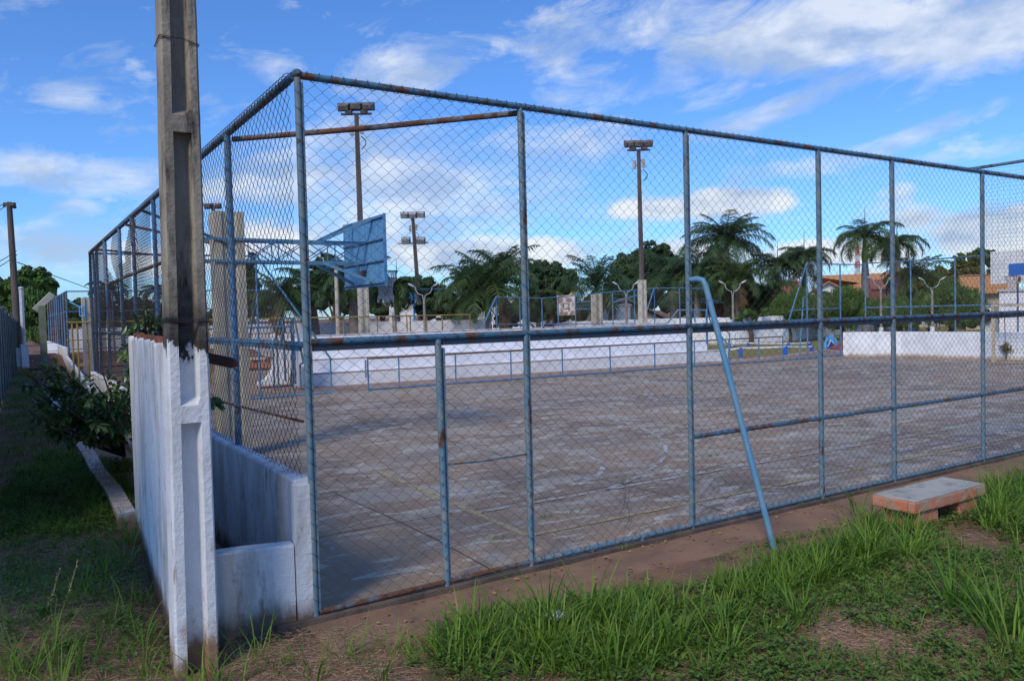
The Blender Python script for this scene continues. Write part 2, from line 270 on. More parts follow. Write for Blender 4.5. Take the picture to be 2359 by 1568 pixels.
# ------------------------------------------------------------------ mesh builder
class MB:
    def __init__(s): s.V = []; s.Fc = []; s.n = 0; s.T = []; s.smooth = False
    def add(s, v, f, tint=None):
        v = np.asarray(v, float); s.V.append(v)
        if isinstance(f, np.ndarray): s.Fc.extend((f+s.n).tolist())
        else: s.Fc.extend([[i+s.n for i in q] for q in f])
        s.T.append(np.zeros(len(v)) if tint is None else np.broadcast_to(np.asarray(tint, float), (len(v),)).copy()); s.n += len(v); return s
    def box(s, c, d, rz=0, M=None):
        x, y, z = [q/2 for q in d]
        v = np.array([(a, b, e) for e in (-z, z) for b in (-y, y) for a in (-x, x)])
        if rz: v = v @ np.array([[cos(rz), sin(rz), 0], [-sin(rz), cos(rz), 0], [0, 0, 1]])
        if M is not None: v = v @ np.array(M).T
        v = v + np.array(c)
        return s.add(v, [[0, 2, 3, 1], [4, 5, 7, 6], [0, 1, 5, 4], [2, 6, 7, 3], [0, 4, 6, 2], [1, 3, 7, 5]])
    def bar(s, p, q, wd, ht=None, roll=0):            # rectangular bar from p to q
        ht = ht or wd; p = np.array(p, float); q = np.array(q, float); a = q-p; l = np.linalg.norm(a); a /= l
        r = np.cross(a, (0, 0, 1)); r = np.array((1., 0, 0)) if np.linalg.norm(r) < 1e-4 else r/np.linalg.norm(r); u = np.cross(r, a)
        v = [P+r*x*wd/2+u*y*ht/2 for P in (p, q) for (x, y) in ((-1, -1), (1, -1), (1, 1), (-1, 1))]
        return s.add(v, [[0, 1, 2, 3], [7, 6, 5, 4], [0, 4, 5, 1], [1, 5, 6, 2], [2, 6, 7, 3], [3, 7, 4, 0]])
    def tube(s, pts, r, n=8, cap=True):
        pts = np.array(pts, float); m = len(pts); r = np.broadcast_to(np.asarray(r, float), (m,))
        tg = np.gradient(pts, axis=0); tg /= np.linalg.norm(tg, axis=1)[:, None]+1e-12
        ref = np.array((0, 0, 1.)) if abs(tg[0][2]) < .9 else np.array((1., 0, 0))
        V = []; 
        for i in range(m):
            a = np.cross(tg[i], ref); 
            if np.linalg.norm(a) < 1e-3: a = np.cross(tg[i], (0, 1, 0))
            a /= np.linalg.norm(a); b = np.cross(tg[i], a); ref = -np.cross(tg[i], a) if False else ref
            for k in range(n): t = 2*pi*k/n; V.append(pts[i]+r[i]*(cos(t)*a+sin(t)*b))
        Fq = [[i*n+k, i*n+(k+1) % n, (i+1)*n+(k+1) % n, (i+1)*n+k] for i in range(m-1) for k in range(n)]
        if cap: Fq += [list(range(n))[::-1], [(m-1)*n+k for k in range(n)]]
        s.smooth = True
        return s.add(V, Fq)
    def segs(s, P0, P1, r, n=3):                       # many thin straight wires
        P0 = np.asarray(P0, float); P1 = np.asarray(P1, float); m = len(P0)
        if m == 0: return s
        t = P1-P0; t /= np.linalg.norm(t, axis=1)[:, None]+1e-12
        ref = np.where(np.abs(t[:, 2:3]) < .9, np.array([[0, 0, 1.]]), np.array([[1., 0, 0]]))
        a = np.cross(t, ref); a /= np.linalg.norm(a, axis=1)[:, None]; b = np.cross(t, a)
        R = np.asarray(r, float).reshape(-1, 1) if np.ndim(r) else r
        ring = [R*(cos(2*pi*k/n)*a+sin(2*pi*k/n)*b) for k in range(n)]
        V = np.stack([P0+q for q in ring]+[P1+q for q in ring], 1).reshape(-1, 3)
        base = (np.arange(m)*2*n)[:, None]
        Fs = np.concatenate([base+np.array([[k, (k+1) % n, n+(k+1) % n, n+k]]) for k in range(n)])
        return s.add(V, Fs)
    def prism(s, poly, axis_o, U, Vv, W, th):          # polygon in (U,V) plane, extruded th along W
        o = np.array(axis_o, float); U = np.array(U, float); Vv = np.array(Vv, float); W = np.array(W, float); n = len(poly)
        a = [o+U*x+Vv*y for x, y in poly]; b = [p+W*th for p in a]
        return s.add(a+b, [list(range(n))[::-1], list(range(n, 2*n))]+[[i, (i+1) % n, n+(i+1) % n, n+i] for i in range(n)])
    def ell(s, c, r, n=14, m=9, nse=0, tint=None):
        V = []; ph = rng.random(6)*6
        for j in range(m+1):
            t = pi*j/m
            for i in range(n):
                p = 2*pi*i/n; k = 1+nse*(sin(3*p+ph[0])*sin(2*t+ph[1])+.6*sin(5*p+ph[2]+3*t))
                V.append((c[0]+r[0]*k*sin(t)*cos(p), c[1]+r[1]*k*sin(t)*sin(p), c[2]+r[2]*k*cos(t)))
        s.smooth = True
        return s.add(V, [[j*n+i, j*n+(i+1) % n, (j+1)*n+(i+1) % n, (j+1)*n+i] for j in range(m) for i in range(n)], tint)
    def build(s, name, m, parent=None, smooth=None):
        me = bpy.data.meshes.new(name); V = np.concatenate(s.V); o_ = np.zeros(3)
        me.from_pydata(V.tolist(), [], s.Fc)
        at_ = me.attributes.new('tint', 'FLOAT', 'POINT'); at_.data.foreach_set('value', np.concatenate(s.T).astype(np.float32))
        me.materials.append(m)
        if (s.smooth if smooth is None else smooth): me.polygons.foreach_set('use_smooth', [True]*len(me.polygons)); me.set_sharp_from_angle(angle=radians(40))
        me.validate(); me.update()
        o = bpy.data.objects.new(name, me); COL.objects.link(o)
        if parent is not None:
            o.parent = parent; o.matrix_parent_inverse = parent.matrix_world.inverted() if False else Matrix.Translation(-parent.location)
        return o
def tag(o, label=None, cat=None, group=None, kind=None):
    if label: o['label'] = label
    if cat: o['category'] = cat
    if group: o['group'] = group
    if kind: o['kind'] = kind
    return o
def thing(name, label, cat, loc=(0, 0, 0), group=None):
    o = bpy.data.objects.new(name, None); COL.objects.link(o); o.location = tuple(float(q) for q in loc); o.empty_display_size = .1
    return tag(o, label, cat, group)
def struct(name, mb, m): return tag(mb.build(name, m), kind='structure')
def clone(root, loc, label, rz=0, group=None):
    r = root.copy(); COL.objects.link(r); r.location = tuple(float(q) for q in loc); r.rotation_euler = (0, 0, rz); r['label'] = label
    if group: r['group'] = group
    def rec(src, dst):
        for ch in list(src.children):
            c = ch.copy(); COL.objects.link(c); c.parent = dst; rec(ch, c)
    rec(root, r)
    return r

# ------------------------------------------------------------------ chain link
def chain(mb, o, U, Lx, z0, z1, px=.107, pz=.125, r=.0022, warp=.0, fine=True, off=0., keep=None, n=3):
    o = np.array(o, float); U = np.array(U, float); Nn = np.cross(U, (0, 0, 1))
    h = px/2; nw = max(1, int(round(Lx/h))); h = Lx/nw; nl = max(2, int(round((z1-z0)/(pz/2)))); dz = (z1-z0)/nl
    k = np.arange(nw)[:, None]; j = np.arange(nl+1)[None, :]
    x = (k + ((j+k) % 2))*h; z = z0 + j*dz + 0*k
    def pos(x, z, side):
        wx = warp*(np.sin(x*2.1+z*1.3+off)+.6*np.sin(x*4.7-z*2.9+off*2)); wz = warp*(np.sin(x*1.7+off*3)+.7*np.sin(z*3.1+x*3.3)); wn = warp*.8*np.sin(x*1.9+z*2.3+off); x = x+.0035*np.sin(x*157+z*91+off*7)*(warp > 0); z = z+.0035*np.sin(x*113-z*143+off*5)*(warp > 0)
        return o + (x+wx*.6)[..., None]*U + np.stack([0*z, 0*z, z+wz*.5], -1) + (side*.0025+wn)[..., None]*Nn
    sgn = np.where((j+k) % 2 == 0, 1., -1.)            # +1 = at its left node
    if fine:
        kn = .0035
        lo = pos(x, z-kn+0*x, sgn); hi = pos(x, z+kn, -sgn)
        mid = pos((x[:, :-1]+x[:, 1:])/2 - sgn[:, :-1]*.0035, (z[:, :-1]+z[:, 1:])/2, 0*x[:, :-1])
        P0 = np.concatenate([lo[:, 1:-1].reshape(-1, 3), hi[:, :-1].reshape(-1, 3), mid.reshape(-1, 3)])
        P1 = np.concatenate([hi[:, 1:-1].reshape(-1, 3), mid.reshape(-1, 3), lo[:, 1:].reshape(-1, 3)])
    else:
        p = pos(x, z+0*x, 0*x); P0 = p[:, :-1].reshape(-1, 3); P1 = p[:, 1:].reshape(-1, 3)
    if keep is not None:
        m = keep((P0+P1)/2); P0 = P0[m]; P1 = P1[m]
    mb.segs(P0, P1, r, n)
    return mb
def helix(mb, p, q, R, pitch, r=.0022, jit=.3):
    p = np.array(p, float); q = np.array(q, float); a = q-p; l = np.linalg.norm(a); a /= l
    e = np.cross(a, (0, 0, 1)); e = np.array((1., 0, 0)) if np.linalg.norm(e) < 1e-3 else e/np.linalg.norm(e); u = np.cross(e, a)
    nt_ = int(l/pitch); t = np.linspace(0, 1, nt_*8+1); ph = 2*pi*nt_*t+jit*np.sin(t*37)
    P = p+np.outer(t*l, a)+R*(np.cos(ph)[:, None]*e+np.sin(ph)[:, None]*u)
    mb.segs(P[:-1], P[1:], r); return mb
def lerp(a, b, t): return np.array(a, float)*(1-t)+np.array(b, float)*t

# ================================================================== SETTING
def hgt(x, y):                                           # ground height: level with a slight rise under the grass in front
    x = np.asarray(x, float); y = np.asarray(y, float)
    z = -.03 + .05*np.clip((-.9-y)/1.5, 0, 1) + .03*np.sin(x*1.3+.5)*np.clip((-.8-y), 0, 1)*np.cos(y*1.1)
    z = z + .02*np.sin(x*3.1)*np.sin(y*2.7)*np.clip((-.7-y), 0, 1)
    lf = np.clip((-.95-x)/.5, 0, 1)                       # strip left of the gutter: uneven soil
    z = z + lf*(.05*np.sin(y*.9)+.03*np.sin(x*4+y*2)) + lf*.10*np.exp(-((y-.6)/1.2)**2)
    return z
def grid_sheet(xs, ys, zf):
    X, Y = np.meshgrid(xs, ys); Z = zf(X, Y); n, m = X.shape
    mb = MB(); V = np.stack([X, Y, Z], -1).reshape(-1, 3); i = (np.arange(n-1)[:, None]*m+np.arange(m-1)).reshape(-1, 1)
    mb.add(V, i+np.array([[0, 1, m+1, m]])); mb.smooth = True; return mb
xs = np.concatenate([[-900, -300, -100, -40, -15], np.arange(-6, 13, .15), [16, 25, 45, 90, 200, 500, 1200]])
ys = np.concatenate([[-300, -80, -30, -15], np.arange(-8, 12, .15), [14, 20, 30, 50, 100, 250, 600, 1500]])
def gz(x, y):
    z = hgt(x, y); inside = (x > -.9) & (y > -.12) & (y < 60)
    return np.where(inside, -.09, z)
struct('ground', grid_sheet(xs, ys, gz), SOIL)
# court slab, plaza beyond, lawn beyond that
mb = MB()
slab = [(.02, 0.0), (29.7, 0.0), (29.75, 13.5), (29.1, 14.6), (28.5, 15.6), (7.2, 16.55), (.02, 16.55)]
mb.add([(x, y, 0) for x, y in slab]+[(x, y, -.08) for x, y in slab], [list(range(7))]+[[i, i+7, (i+1) % 7+7, (i+1) % 7] for i in range(7)])
struct('court_floor', mb, COURT)
mb = MB(); mb.add([(-.02, 16.56, -.012), (7.2, 16.56, -.012), (28.5, 15.61, -.012), (34, 15.3, -.012), (34, 19.2, -.012), (24.5, 18.3, -.012), (24.5, 24, -.012), (-8, 34, -.012), (-8, 26.5, -.012), (-.02, 26.5, -.012)], [list(range(10))])
struct('plaza_pavement', mb, PLAZA)
gl = [G(u, v) for u, v in ((1640, 836), (1690, 833), (1780, 826), (1870, 814), (1905, 808))]
lawn = [(23.9, 19.6, -.03)]+[(p[0], p[1], -.03) for p in gl]+[(36, 16.5, -.03), (60, 10, -.03), (90, 30, -.03), (90, 60, -.03), (30, 60, -.03)]
mb = MB(); mb.add(lawn, [list(range(len(lawn)))]); o = struct('lawn', mb, LAWN)
mb = MB(); pts = [p+np.array((0, 0, .0)) for p in gl]
pts = [np.array((p[0], p[1], .02)) for p in gl]; 
for a, b in zip(pts[:-1], pts[1:]): mb.bar(a, b, .13, .1)
p0 = pts[-1]; p1 = G(1990, 817); mb.bar(p0, (p1[0], p1[1], .02), .13, .1)
struct('white_kerb', mb, WHITE)
mb = MB(); q = [G(1905, 808), G(1990, 817), G(1990, 790), G(1925, 792)]; mb.add([(p[0], p[1], .012) for p in q], [[0, 1, 2, 3]])
struct('red_painted_ground', mb, REDF)
# gutter and its kerb in the alley on the left
mb = MB(); mb.add([(-.72, .2, -.055), (-.12, .2, -.055), (-.12, 26, -.055), (-.72, 26, -.055)], [[0, 1, 2, 3]]); struct('gutter_floor', mb, PLAZA)
mb = MB()
y = 4.08
while y < 26:
    l = rng.uniform(1.2, 2.2); mb.box((-.79+rng.uniform(-.01, .01), y+l/2, -.0), (.19, l-.03, .17+rng.uniform(-.02, .02)), rng.uniform(-.03, .03)); y += l
o = mb.build('gutter_kerb', WHITE); tag(o, kind='structure')
# dark footing the front fence stands on, dirt path in front
mb = MB(); mb.box((7.5, -.035, -.035), (15.6, .07, .09)); struct('fence_footing_kerb', mb, mat('stained_kerb', (.09, .075, .068), (.16, .12, .1), 3, rough=.95, bump=.4))
xs2 = np.arange(-.1, 16, .2); mb = MB(); V = []
for i, x in enumerate(xs2):
    wv = .62+.1*sin(x*1.3)+.06*sin(x*3.7+1)+.08*sin(x*.5)
    for k in range(6): yy = -.075-wv*k/5; V.append((x, yy, float(hgt(x, yy))+.006-.012*(k == 5)+.004*sin(x*5+k*2)))
mb.add(V, np.array([[i*6+k, i*6+k+1, (i+1)*6+k+1, (i+1)*6+k] for i in range(len(xs2)-1) for k in range(5)])); mb.smooth = True
struct('dirt_path', mb, PATHM)

# painted court lines (thin sheets 4 mm above the slab)
def strip(mb, pts, wd, z):
    pts = [np.array(p, float) for p in pts]; V = []
    for i, p in enumerate(pts):
        d = pts[min(i+1, len(pts)-1)]-pts[max(i-1, 0)]; d /= np.linalg.norm(d); nn = np.array((-d[1], d[0]))*wd/2
        V += [(*(p+nn), z), (*(p-nn), z)]
    mb.add(V, [[2*i, 2*i+1, 2*i+3, 2*i+2] for i in range(len(pts)-1)])
def xy(u, v): g_ = G(u, v); return (g_[0], g_[1])
mb = MB(); strip(mb, [xy(880, 1088), xy(1215, 1233)], .085, .004); strip(mb, [(2.47, .80), (29, .52)], .07, .008); struct('yellow_court_line', mb, YLINE)
mb = MB()
cx_, cy_ = 3.6, 4.2
def arc(c, R, a0, a1, n=40): return [(c[0]+R*cos(a0+(a1-a0)*i/n), c[1]+R*sin(a0+(a1-a0)*i/n)) for i in range(n+1)]
strip(mb, arc((3.55, 4.35), 2.1, -1.25, 1.3), .08, .004)
strip(mb, arc((2.47, 7.6), 6.0, -1.3, 1.45, 60), .07, .012)
strip(mb, [(2.5, 1.9), (28, 1.6)], .06, .012)
strip(mb, [(14.5, .9), (14.5, 15.3)], .08, .004); strip(mb, arc((14.5, 8), 3, 0, 2*pi, 60), .08, .008); strip(mb, arc((26.8, 8), 5, pi/2, 3*pi/2, 60), .08, .012); strip(mb, [(2.5, 15.3), (27, 14.8)], .07, .008)
struct('white_court_line', mb, WLINE)
mb = MB()
for x in np.arange(1.6, 29, 3.05): strip(mb, [(x+.05*sin(t), t) for t in np.linspace(.1, 15.3, 14)], .018, .002)
for y in (2.05, 4.9, 8, 11.1, 14): strip(mb, [(x, y+.04*sin(x)) for x in np.linspace(.2, 28.5, 24)], .016, .0028)
struct('slab_joint', mb, JOINT)
mb = MB(); strip(mb, [(24, .3), (24, 14.7)], .09, .0165); strip(mb, [(9.2, 1.1), (23, 1.0)], .07, .0165); struct('blue_court_line', mb, BLINE)

# ================================================================== FRONT FENCE
FX = [0, 1.93, 3.88, 5.94, 7.36, 9.47, 11.45, 13.4]; H4 = 3.97; ZM = 2.02
ff = thing('chain_link_fence', 'nearest tall weathered blue chain link fence, along the grass side of the court', 'fence', (0, 0, 0))
for i, x in enumerate(FX):
    mb = MB(); mb.tube([(x, 0, -.02), (x, 0, H4)], .0245, 12); mb.box((x+.03, -.004, H4/2), (.013, .026, H4-.08)); p = mb.build('post', BLUE, ff)
    mb = MB(); helix(mb, (x+.006, 0, .1), (x+.006, 0, H4-.05), .031, .125 if i else .11, .0021); mb.build('lacing_wire', WIRE, p)
XE = FX[-1]
mb = MB(); mb.tube([(0, 0, H4+.01), (XE, 0, H4+.01)], .028, 12); mb.ell((0, 0, H4+.02), (.04, .04, .035), 12, 8); tr_ = mb.build('top_rail', BLUER, ff)
mb = MB(); helix(mb, (.05, 0, H4+.01), (XE, 0, H4+.01), .038, .095); mb.build('lacing_wire', WIRE, tr_)
mb = MB(); mb.tube([(0.03, 0, ZM+.02), (XE, 0, ZM+.02)], .027, 10); mr = mb.build('middle_rail', BLUER, ff)
mb = MB(); mb.box((XE/2+.02, .012, ZM-.028), (XE-.06, .04, .042)); mb.build('lower_angle_bar', mat('shaded_blue_paint', (.025, .06, .11), (.05, .045, .045), 6), mr)  # blue darkened: the shadow under the middle rail is put into this colour
mb = MB(); helix(mb, (3.9, 0, ZM), (XE, 0, ZM), .045, .09); mb.build('lacing_wire', WIRE, mr)
mb = MB(); mb.tube([(1.95, 0, .045), (XE, 0, .04)], .024, 10); br_ = mb.build('bottom_rail', BLUE, ff)
mb = MB(); helix(mb, (1.95, 0, .045), (XE, 0, .04), .031, .1); mb.build('lacing_wire', WIRE, br_)
mb = MB(); mb.tube([(0.03, 0, .03), (1.95, 0, .045)], .022, 10); mb.build('bottom_rail', RUSTM, ff)
mb = MB(); mb.tube([(3.91, 0, .93), (XE, 0, .93)], .023, 10); lr = mb.build('lower_rail', BLUER, ff)
mb = MB(); helix(mb, (3.91, 0, .93), (XE, 0, .93), .029, .1); mb.build('lacing_wire', WIRE, lr)
mb = MB(); mb.tube([(1.10, 0, 0), (1.08, 0, ZM)], .028, 10); mb.box((1.127, 0, 1.0), (.014, .03, 1.9)); mb.build('half_height_post', BLUE, ff)
mb = MB(); mb.tube([(1.12, -.01, 1.0), (1.5, -.012, .985), (1.92, -.01, .995)], .008, 6); mb.build('tie_rod', BLUER, ff)
for x in (2.6, 3.2, 4.9, 6.6, 8.5): mb = MB(); mb.tube([(x, -.02, -.08), (x, -.02, .04)], .02, 8); mb.build('stub_foot', RUSTM, ff)
mb = MB(); mb.tube([(0.02, 2.03, 3.92), (1.0, 1.0, 3.915), (1.93, .02, 3.93)], .026, 12); mb.build('corner_brace', RUSTM, ff)
# outward leaning strut on the third post
st = G(1785, 1256); mb = MB(); sb = np.array((st[0], st[1], -.06))
mb.tube([(3.90, -.01, 2.50), (3.92, -.10, 2.505), (3.935, -.15, 2.49), (3.945, -.175, 2.44)]+[tuple(lerp((3.945, -.175, 2.44), sb, t)) for t in (.3, .6, 1)], .029, 12); mb.build('leaning_strut', BLUEN, ff)
for i in range(len(FX)-1):
    x0, x1 = FX[i], FX[i+1]
    mb = MB(); chain(mb, (x0, -.036, 0), (1, 0, 0), x1-x0, ZM+.01, H4-.01, .112, .0985, .0015, .008, True, off=i*1.7); mb.build('upper_mesh_panel', WIRE, ff)
    mb = MB(); chain(mb, (x0, -.036, 0), (1, 0, 0), x1-x0, .05, ZM-.01, (.12, .112, .112, .112, .112, .112, .112)[i], (.1, .0965, .0965, .0965, .0965, .0965, .0965)[i], .0015, .011, True, off=i*2.3+1); mb.build('lower_mesh_panel', WIRE, ff)
# torn / tangled wire loops on the mesh
mb = MB()
for (u, v, R) in ((2487, 1990, 0), (1435, 1150, .09), (1445, 1190, .07)):
    if not R: continue
    c = onY(u, v, -.045); c = onY(u*1.0, v*1.0, -.045)
    t = np.linspace(0, 9, 60); P = np.stack([c[0]+R*np.sin(t*1.3)*(.5+.5*np.cos(t*.4)), np.full(60, -.05)+.02*np.sin(t*2), c[2]+R*2*np.cos(t*.9)], 1); mb.segs(P[:-1], P[1:], .0018)
mb.build('loose_wire', WIRE, ff)
# square stock mesh panel that leaves the fence at the sixth post
sp_ = thing('stock_mesh_panel', 'square wire mesh under a sloping pipe at the right edge, off the near fence', 'fence', (9.5, 0, 0))
e1 = onX(2359, 371, 9.6); e1 = e1+(e1-np.array((9.47, 0, 4.03)))*.6
mb = MB(); mb.tube([(9.3, .06, 4.015), (9.47, -.02, 4.04), tuple(e1)], .022, 8); mb.build('top_pipe', BLUER, sp_)
mb = MB(); mb.tube([tuple(e1+np.array((0, 0, .05))), (e1[0], e1[1], -.1)], .03, 8); mb.build('end_post', BLUE, sp_)
mb = MB(); dv = np.array((e1[0]-9.5, e1[1])); 
A, B = [], []
for k in range(72):
    z = 4.0-.052*k; t = np.linspace(0, 1, 9)
    P = np.stack([9.52+dv[0]*t, -.03+dv[1]*t, z+.02*t*(k < 8)+.006*np.sin(t*9+k)], 1); A.append(P[:-1]); B.append(P[1:])
for k in range(12):
    t = k/11.; zz = np.linspace(4.0, .28, 16); P = np.stack([9.52+dv[0]*t+.004*np.sin(zz*5), -.03+dv[1]*t+0*zz, zz], 1); A.append(P[:-1]); B.append(P[1:])
mb.segs(np.concatenate(A), np.concatenate(B), .0013); mb.build('wire_grid', WIREF, sp_)

# ================================================================== LEFT FENCE AND ITS WALL
lf = thing('chain_link_fence', 'tall blue fence with torn sagging mesh along the left side of the court', 'fence', (-.03, 8, 1))
LY = [2.04, 4.3, 6.5, 8.69, 10.51, 13.0, 14.9, 16.6]; XL = -.03
for y in LY: mb = MB(); mb.tube([(XL, y, .9), (XL, y, H4)], .031, 10); p = mb.build('post', BLUEF, lf); mb = MB(); helix(mb, (XL, y, 1.1), (XL, y, H4), .04, .12); mb.build('lacing_wire', WIRE, p)
mb = MB(); mb.tube([(XL+.01, .02, H4+.01), (XL, 16.6, H4)], .031, 10); p = mb.build('top_rail', BLUER, lf); mb = MB(); helix(mb, (XL, .1, H4+.01), (XL, 16.6, H4+.01), .042, .085, .003); mb.build('lacing_wire', WIRE, p)
mb = MB(); mb.tube([(XL+.02, .03, ZM), (XL, 16.6, ZM)], .025, 10); mb.box((XL+.012, 8.3, ZM-.03), (.03, 16.4, .03)); mb.build('middle_rail', BLUER, lf)
mb = MB(); mb.tube([(XL, 4.3, 3.02), (XL, 12.9, 3.04)], .026, 10); mb.build('upper_rail', RUSTM, lf)
mb = MB(); mb.tube([(XL-.02, 5, 1.36), (XL-.02, 2.04, 1.41), (XL, .05, 1.455)], .011, 6); mb.build('tie_rod', RUSTM, lf)
for (y, tgt) in ((7.6, (1.2, 7.4, 3.44)), (9.6, (1.2, 7.8, 3.44)), (14.9, (1.8, 16.55, 3.93))): mb = MB(); mb.tube([(XL, y, 3.93), tgt], .023, 8); mb.build('cross_brace', RUSTM if y > 9 else BLUER, lf)
LYY = [0.02]+LY
for i in range(len(LYY)-1):
    a, b = LYY[i], LYY[i+1]
    kp = None
    if i == 5: kp = lambda c: ~((c[:, 2] > 3.0-.25*np.sin(c[:, 1]*3)) & (c[:, 1] > 11.2+.5*np.sin(c[:, 2]*4)))
    if i == 4: kp = lambda c: ~((c[:, 2] > 3.3) & (c[:, 1] > 9.3+.4*np.sin(c[:, 2]*6)))
    mb = MB(); chain(mb, (XL-.035, a, 0), (0, 1, 0), b-a, ZM+.01, H4, .112, .10, .0022 if i < 3 else .003, .016, i < 3, off=i*1.1, keep=kp); mb.build('upper_mesh_panel', WIRE, lf)
    mb = MB(); chain(mb, (XL-.035, a, 0), (0, 1, 0), b-a, 1.04, ZM, .112, .10, .0022 if i < 3 else .003, .014, i < 3, off=i*2.1); mb.build('lower_mesh_panel', WIRE, lf)
mb = MB()
for s_ in range(5):
    mb = MB(); t = np.linspace(0, 1, 40); P = np.stack([XL-.05-.1*np.sin(t*pi)*(s_*.3), 12.9-2.6*t**1.5-.15*s_*np.sin(t*5), 3.95-.95*t**.7-.3*np.sin(t*pi)*(.4+.15*s_)], 1); mb.segs(P[:-1], P[1:], .006); mb.build('torn_mesh_edge', RUSTM, lf); mb = MB()
    P = np.stack([XL-.04+.04*np.sin(t*9+s_), 8.3+.12*np.sin(t*11+s_*2), 3.95-.95*t], 1); mb.segs(P[:-1], P[1:], .004); mb.build('hanging_wire', RUSTM, lf)
mb = MB()
def rough_wall(mb, p, q, th, z0, z1, nseg=None, jz=.008):
    p = np.array(p, float); q = np.array(q, float); l = np.linalg.norm(q-p); n = nseg or max(2, int(l/.25)); d = (q-p)/l; nn = np.array((-d[1], d[0]))*th/2
    V = []; 
    for i in range(n+1):
        c = lerp(p, q, i/n); e = rng.uniform(-jz, jz); w_ = rng.uniform(-.004, .004)
        V += [(*(c+nn*(1+w_)), z0), (*(c+nn*(1+w_)), z1+e-.015), (*(c+nn*.8), z1+e), (*(c-nn*.8), z1+e+.003), (*(c-nn*(1-w_)), z1+e-.015), (*(c-nn*(1-w_)), z0)]
    Fq = [[i*6+k, i*6+k+1, (i+1)*6+k+1, (i+1)*6+k] for i in range(n) for k in range(5)]+[[0, 1, 2, 3, 4, 5][::-1], [n*6+k for k in range(6)]]
    return mb.add(V, Fq)
rough_wall(mb, (-.055, .0), (-.055, 16.7), .13, -.1, 1.03); mb.box((-.06, .02, .45), (.15, .07, 1.1))
tag(mb.build('low_masonry_wall', WHITED), 'long stained white wall one metre high under the left fence', 'wall')
mb = MB(); rough_wall(mb, (-.14, .06), (-.86, .14), .13, -.12, .575); tag(mb.build('low_masonry_wall', WHITED), 'knee high white wall between the concrete pole and the near fence corner', 'wall')

# fluted whitewashed wall behind the pole
def fluted():
    mb = MB(); p = np.array((-.91, -.10)); q = np.array((-.665, 3.95)); n = 150; V = []
    for i in range(n+1):
        t = i/n; c = lerp(p, q, t); y = t*4.05; fl = .011*(abs(sin(y*pi/.19))**.6)*(1 if y < 2.2 else .35)
        brk = .03*max(0, sin(y*9+1))*rng.random()+.05*(rng.random() < .18)*rng.random()
        g0 = -.12+.02*sin(i)
        V += [(c[0]-.055-fl, c[1], g0), (c[0]-.055-fl, c[1], 1.0), (c[0]-.055-fl, c[1], 2.06-brk), (c[0]-.035, c[1], 2.075-brk), (c[0]+.05, c[1], 2.07-brk), (c[0]+.06, c[1], g0)]
    mb.add(V, [[i*6+k, i*6+k+1, (i+1)*6+k+1, (i+1)*6+k] for i in range(n) for k in range(5)]+[[0, 1, 2, 3, 4, 5][::-1], [n*6+k for k in range(6)]])
    r = thing('fluted_brick_wall', 'whitewashed fluted brick wall with broken red brick top, joined to the foot of the concrete pole', 'wall', (-.9, 2, 0))
    mb.build('rendered_face', WHITED, r, smooth=False)
    mb = MB()
    for y in (.25, .62, .95, 1.35, 1.9, 2.6, 3.2): mb.box((lerp(p, q, y/4.05)[0]-.005, y-.1, 2.075), (.085, .17, .05+.03*rng.random()), rng.uniform(-.15, .15))
    mb.build('exposed_brick', BRICK, r)
fluted()

# ================================================================== CONCRETE POLE
def concrete_pole():
    r = thing('concrete_utility_pole', 'big recessed concrete pole in the left foreground, its lower part painted white', 'utility pole', (-.93, -.33, 0))
    cx, cy = -.912, -.33; tilt = .0095
    def wx(z): return .132-.0055*z
    def wy(z): return .105-.004*z
    def sect(z, ch):
        a, b = wx(z), wy(z); o = (cx+tilt*z, cy); c1 = a*.47; dch = b*.85*ch; bv = .012
        P = []
        for sg in (-1, 1):       # front (-y) then back (+y)
            row = [(-a, sg*(b-bv)), (-a+bv, sg*b), (-c1, sg*b), (-c1+.012, sg*(b-dch)), (a*.36, sg*(b-dch)), (a*.52, sg*b), (a-bv, sg*b), (a, sg*(b-bv))]
            P += row if sg < 0 else row[::-1]
        return [(o[0]+x, o[1]+y, z) for x, y in P]
    mb = MB(); zs = []; ribs = [-.15, 1.63, 3.45, 5.3, 7.1, 8.9]
    for i in range(len(ribs)-1):
        a, b = ribs[i]+.055, ribs[i+1]-.055
        zs += [(a-.0, 0), (a+.05, 1)]+[(a+.05+(b-a-.05)*k/6, 1) for k in range(1, 7)]+[(b+.002, 0)]
    rings = [sect(z, c) for z, c in zs]; n = 16
    for rg in rings: 
        for k in range(n): rg[k] = (rg[k][0]+rng.uniform(-.0016, .0016), rg[k][1]+rng.uniform(-.0016, .0016), rg[k][2])
    mb.add([p for rg in rings for p in rg], [[i*n+k, i*n+(k+1) % n, (i+1)*n+(k+1) % n, (i+1)*n+k] for i in range(len(rings)-1) for k in range(n)]+[[(len(rings)-1)*n+k for k in range(n)]])
    mb.build('shaft', POLEM, r)
    def tie(z, n_=3, sl=0):
        mb = MB(); a, b = wx(z)+.006, wy(z)+.006
        for k in range(n_):
            zz = z+.008*k; P = [(cx+tilt*z-a, cy-b, zz+.01), (cx+tilt*z+a*.1, cy-b-.004, zz-.003+sl), (cx+tilt*z+a, cy-b, zz-.008-sl*.5), (cx+tilt*z+a, cy+b, zz), (cx+tilt*z-a, cy+b, zz), (cx+tilt*z-a, cy-b, zz+.01)]; mb.tube(P, .0022, 5)
        mb.build('tie_wire', BLACK, r)
    tie(2.21, 4); tie(3.96, 2, .012)
    return r
concrete_pole()
mb = MB(); a_ = at(470, 822, 5.35); b_ = at(546, 838, 5.3); d_ = b_-a_; L_ = np.linalg.norm(d_); d_ /= L_; u_ = np.array((0, 0, 1.)); u_ -= d_*(u_@d_); w_ = np.cross(d_, u_)
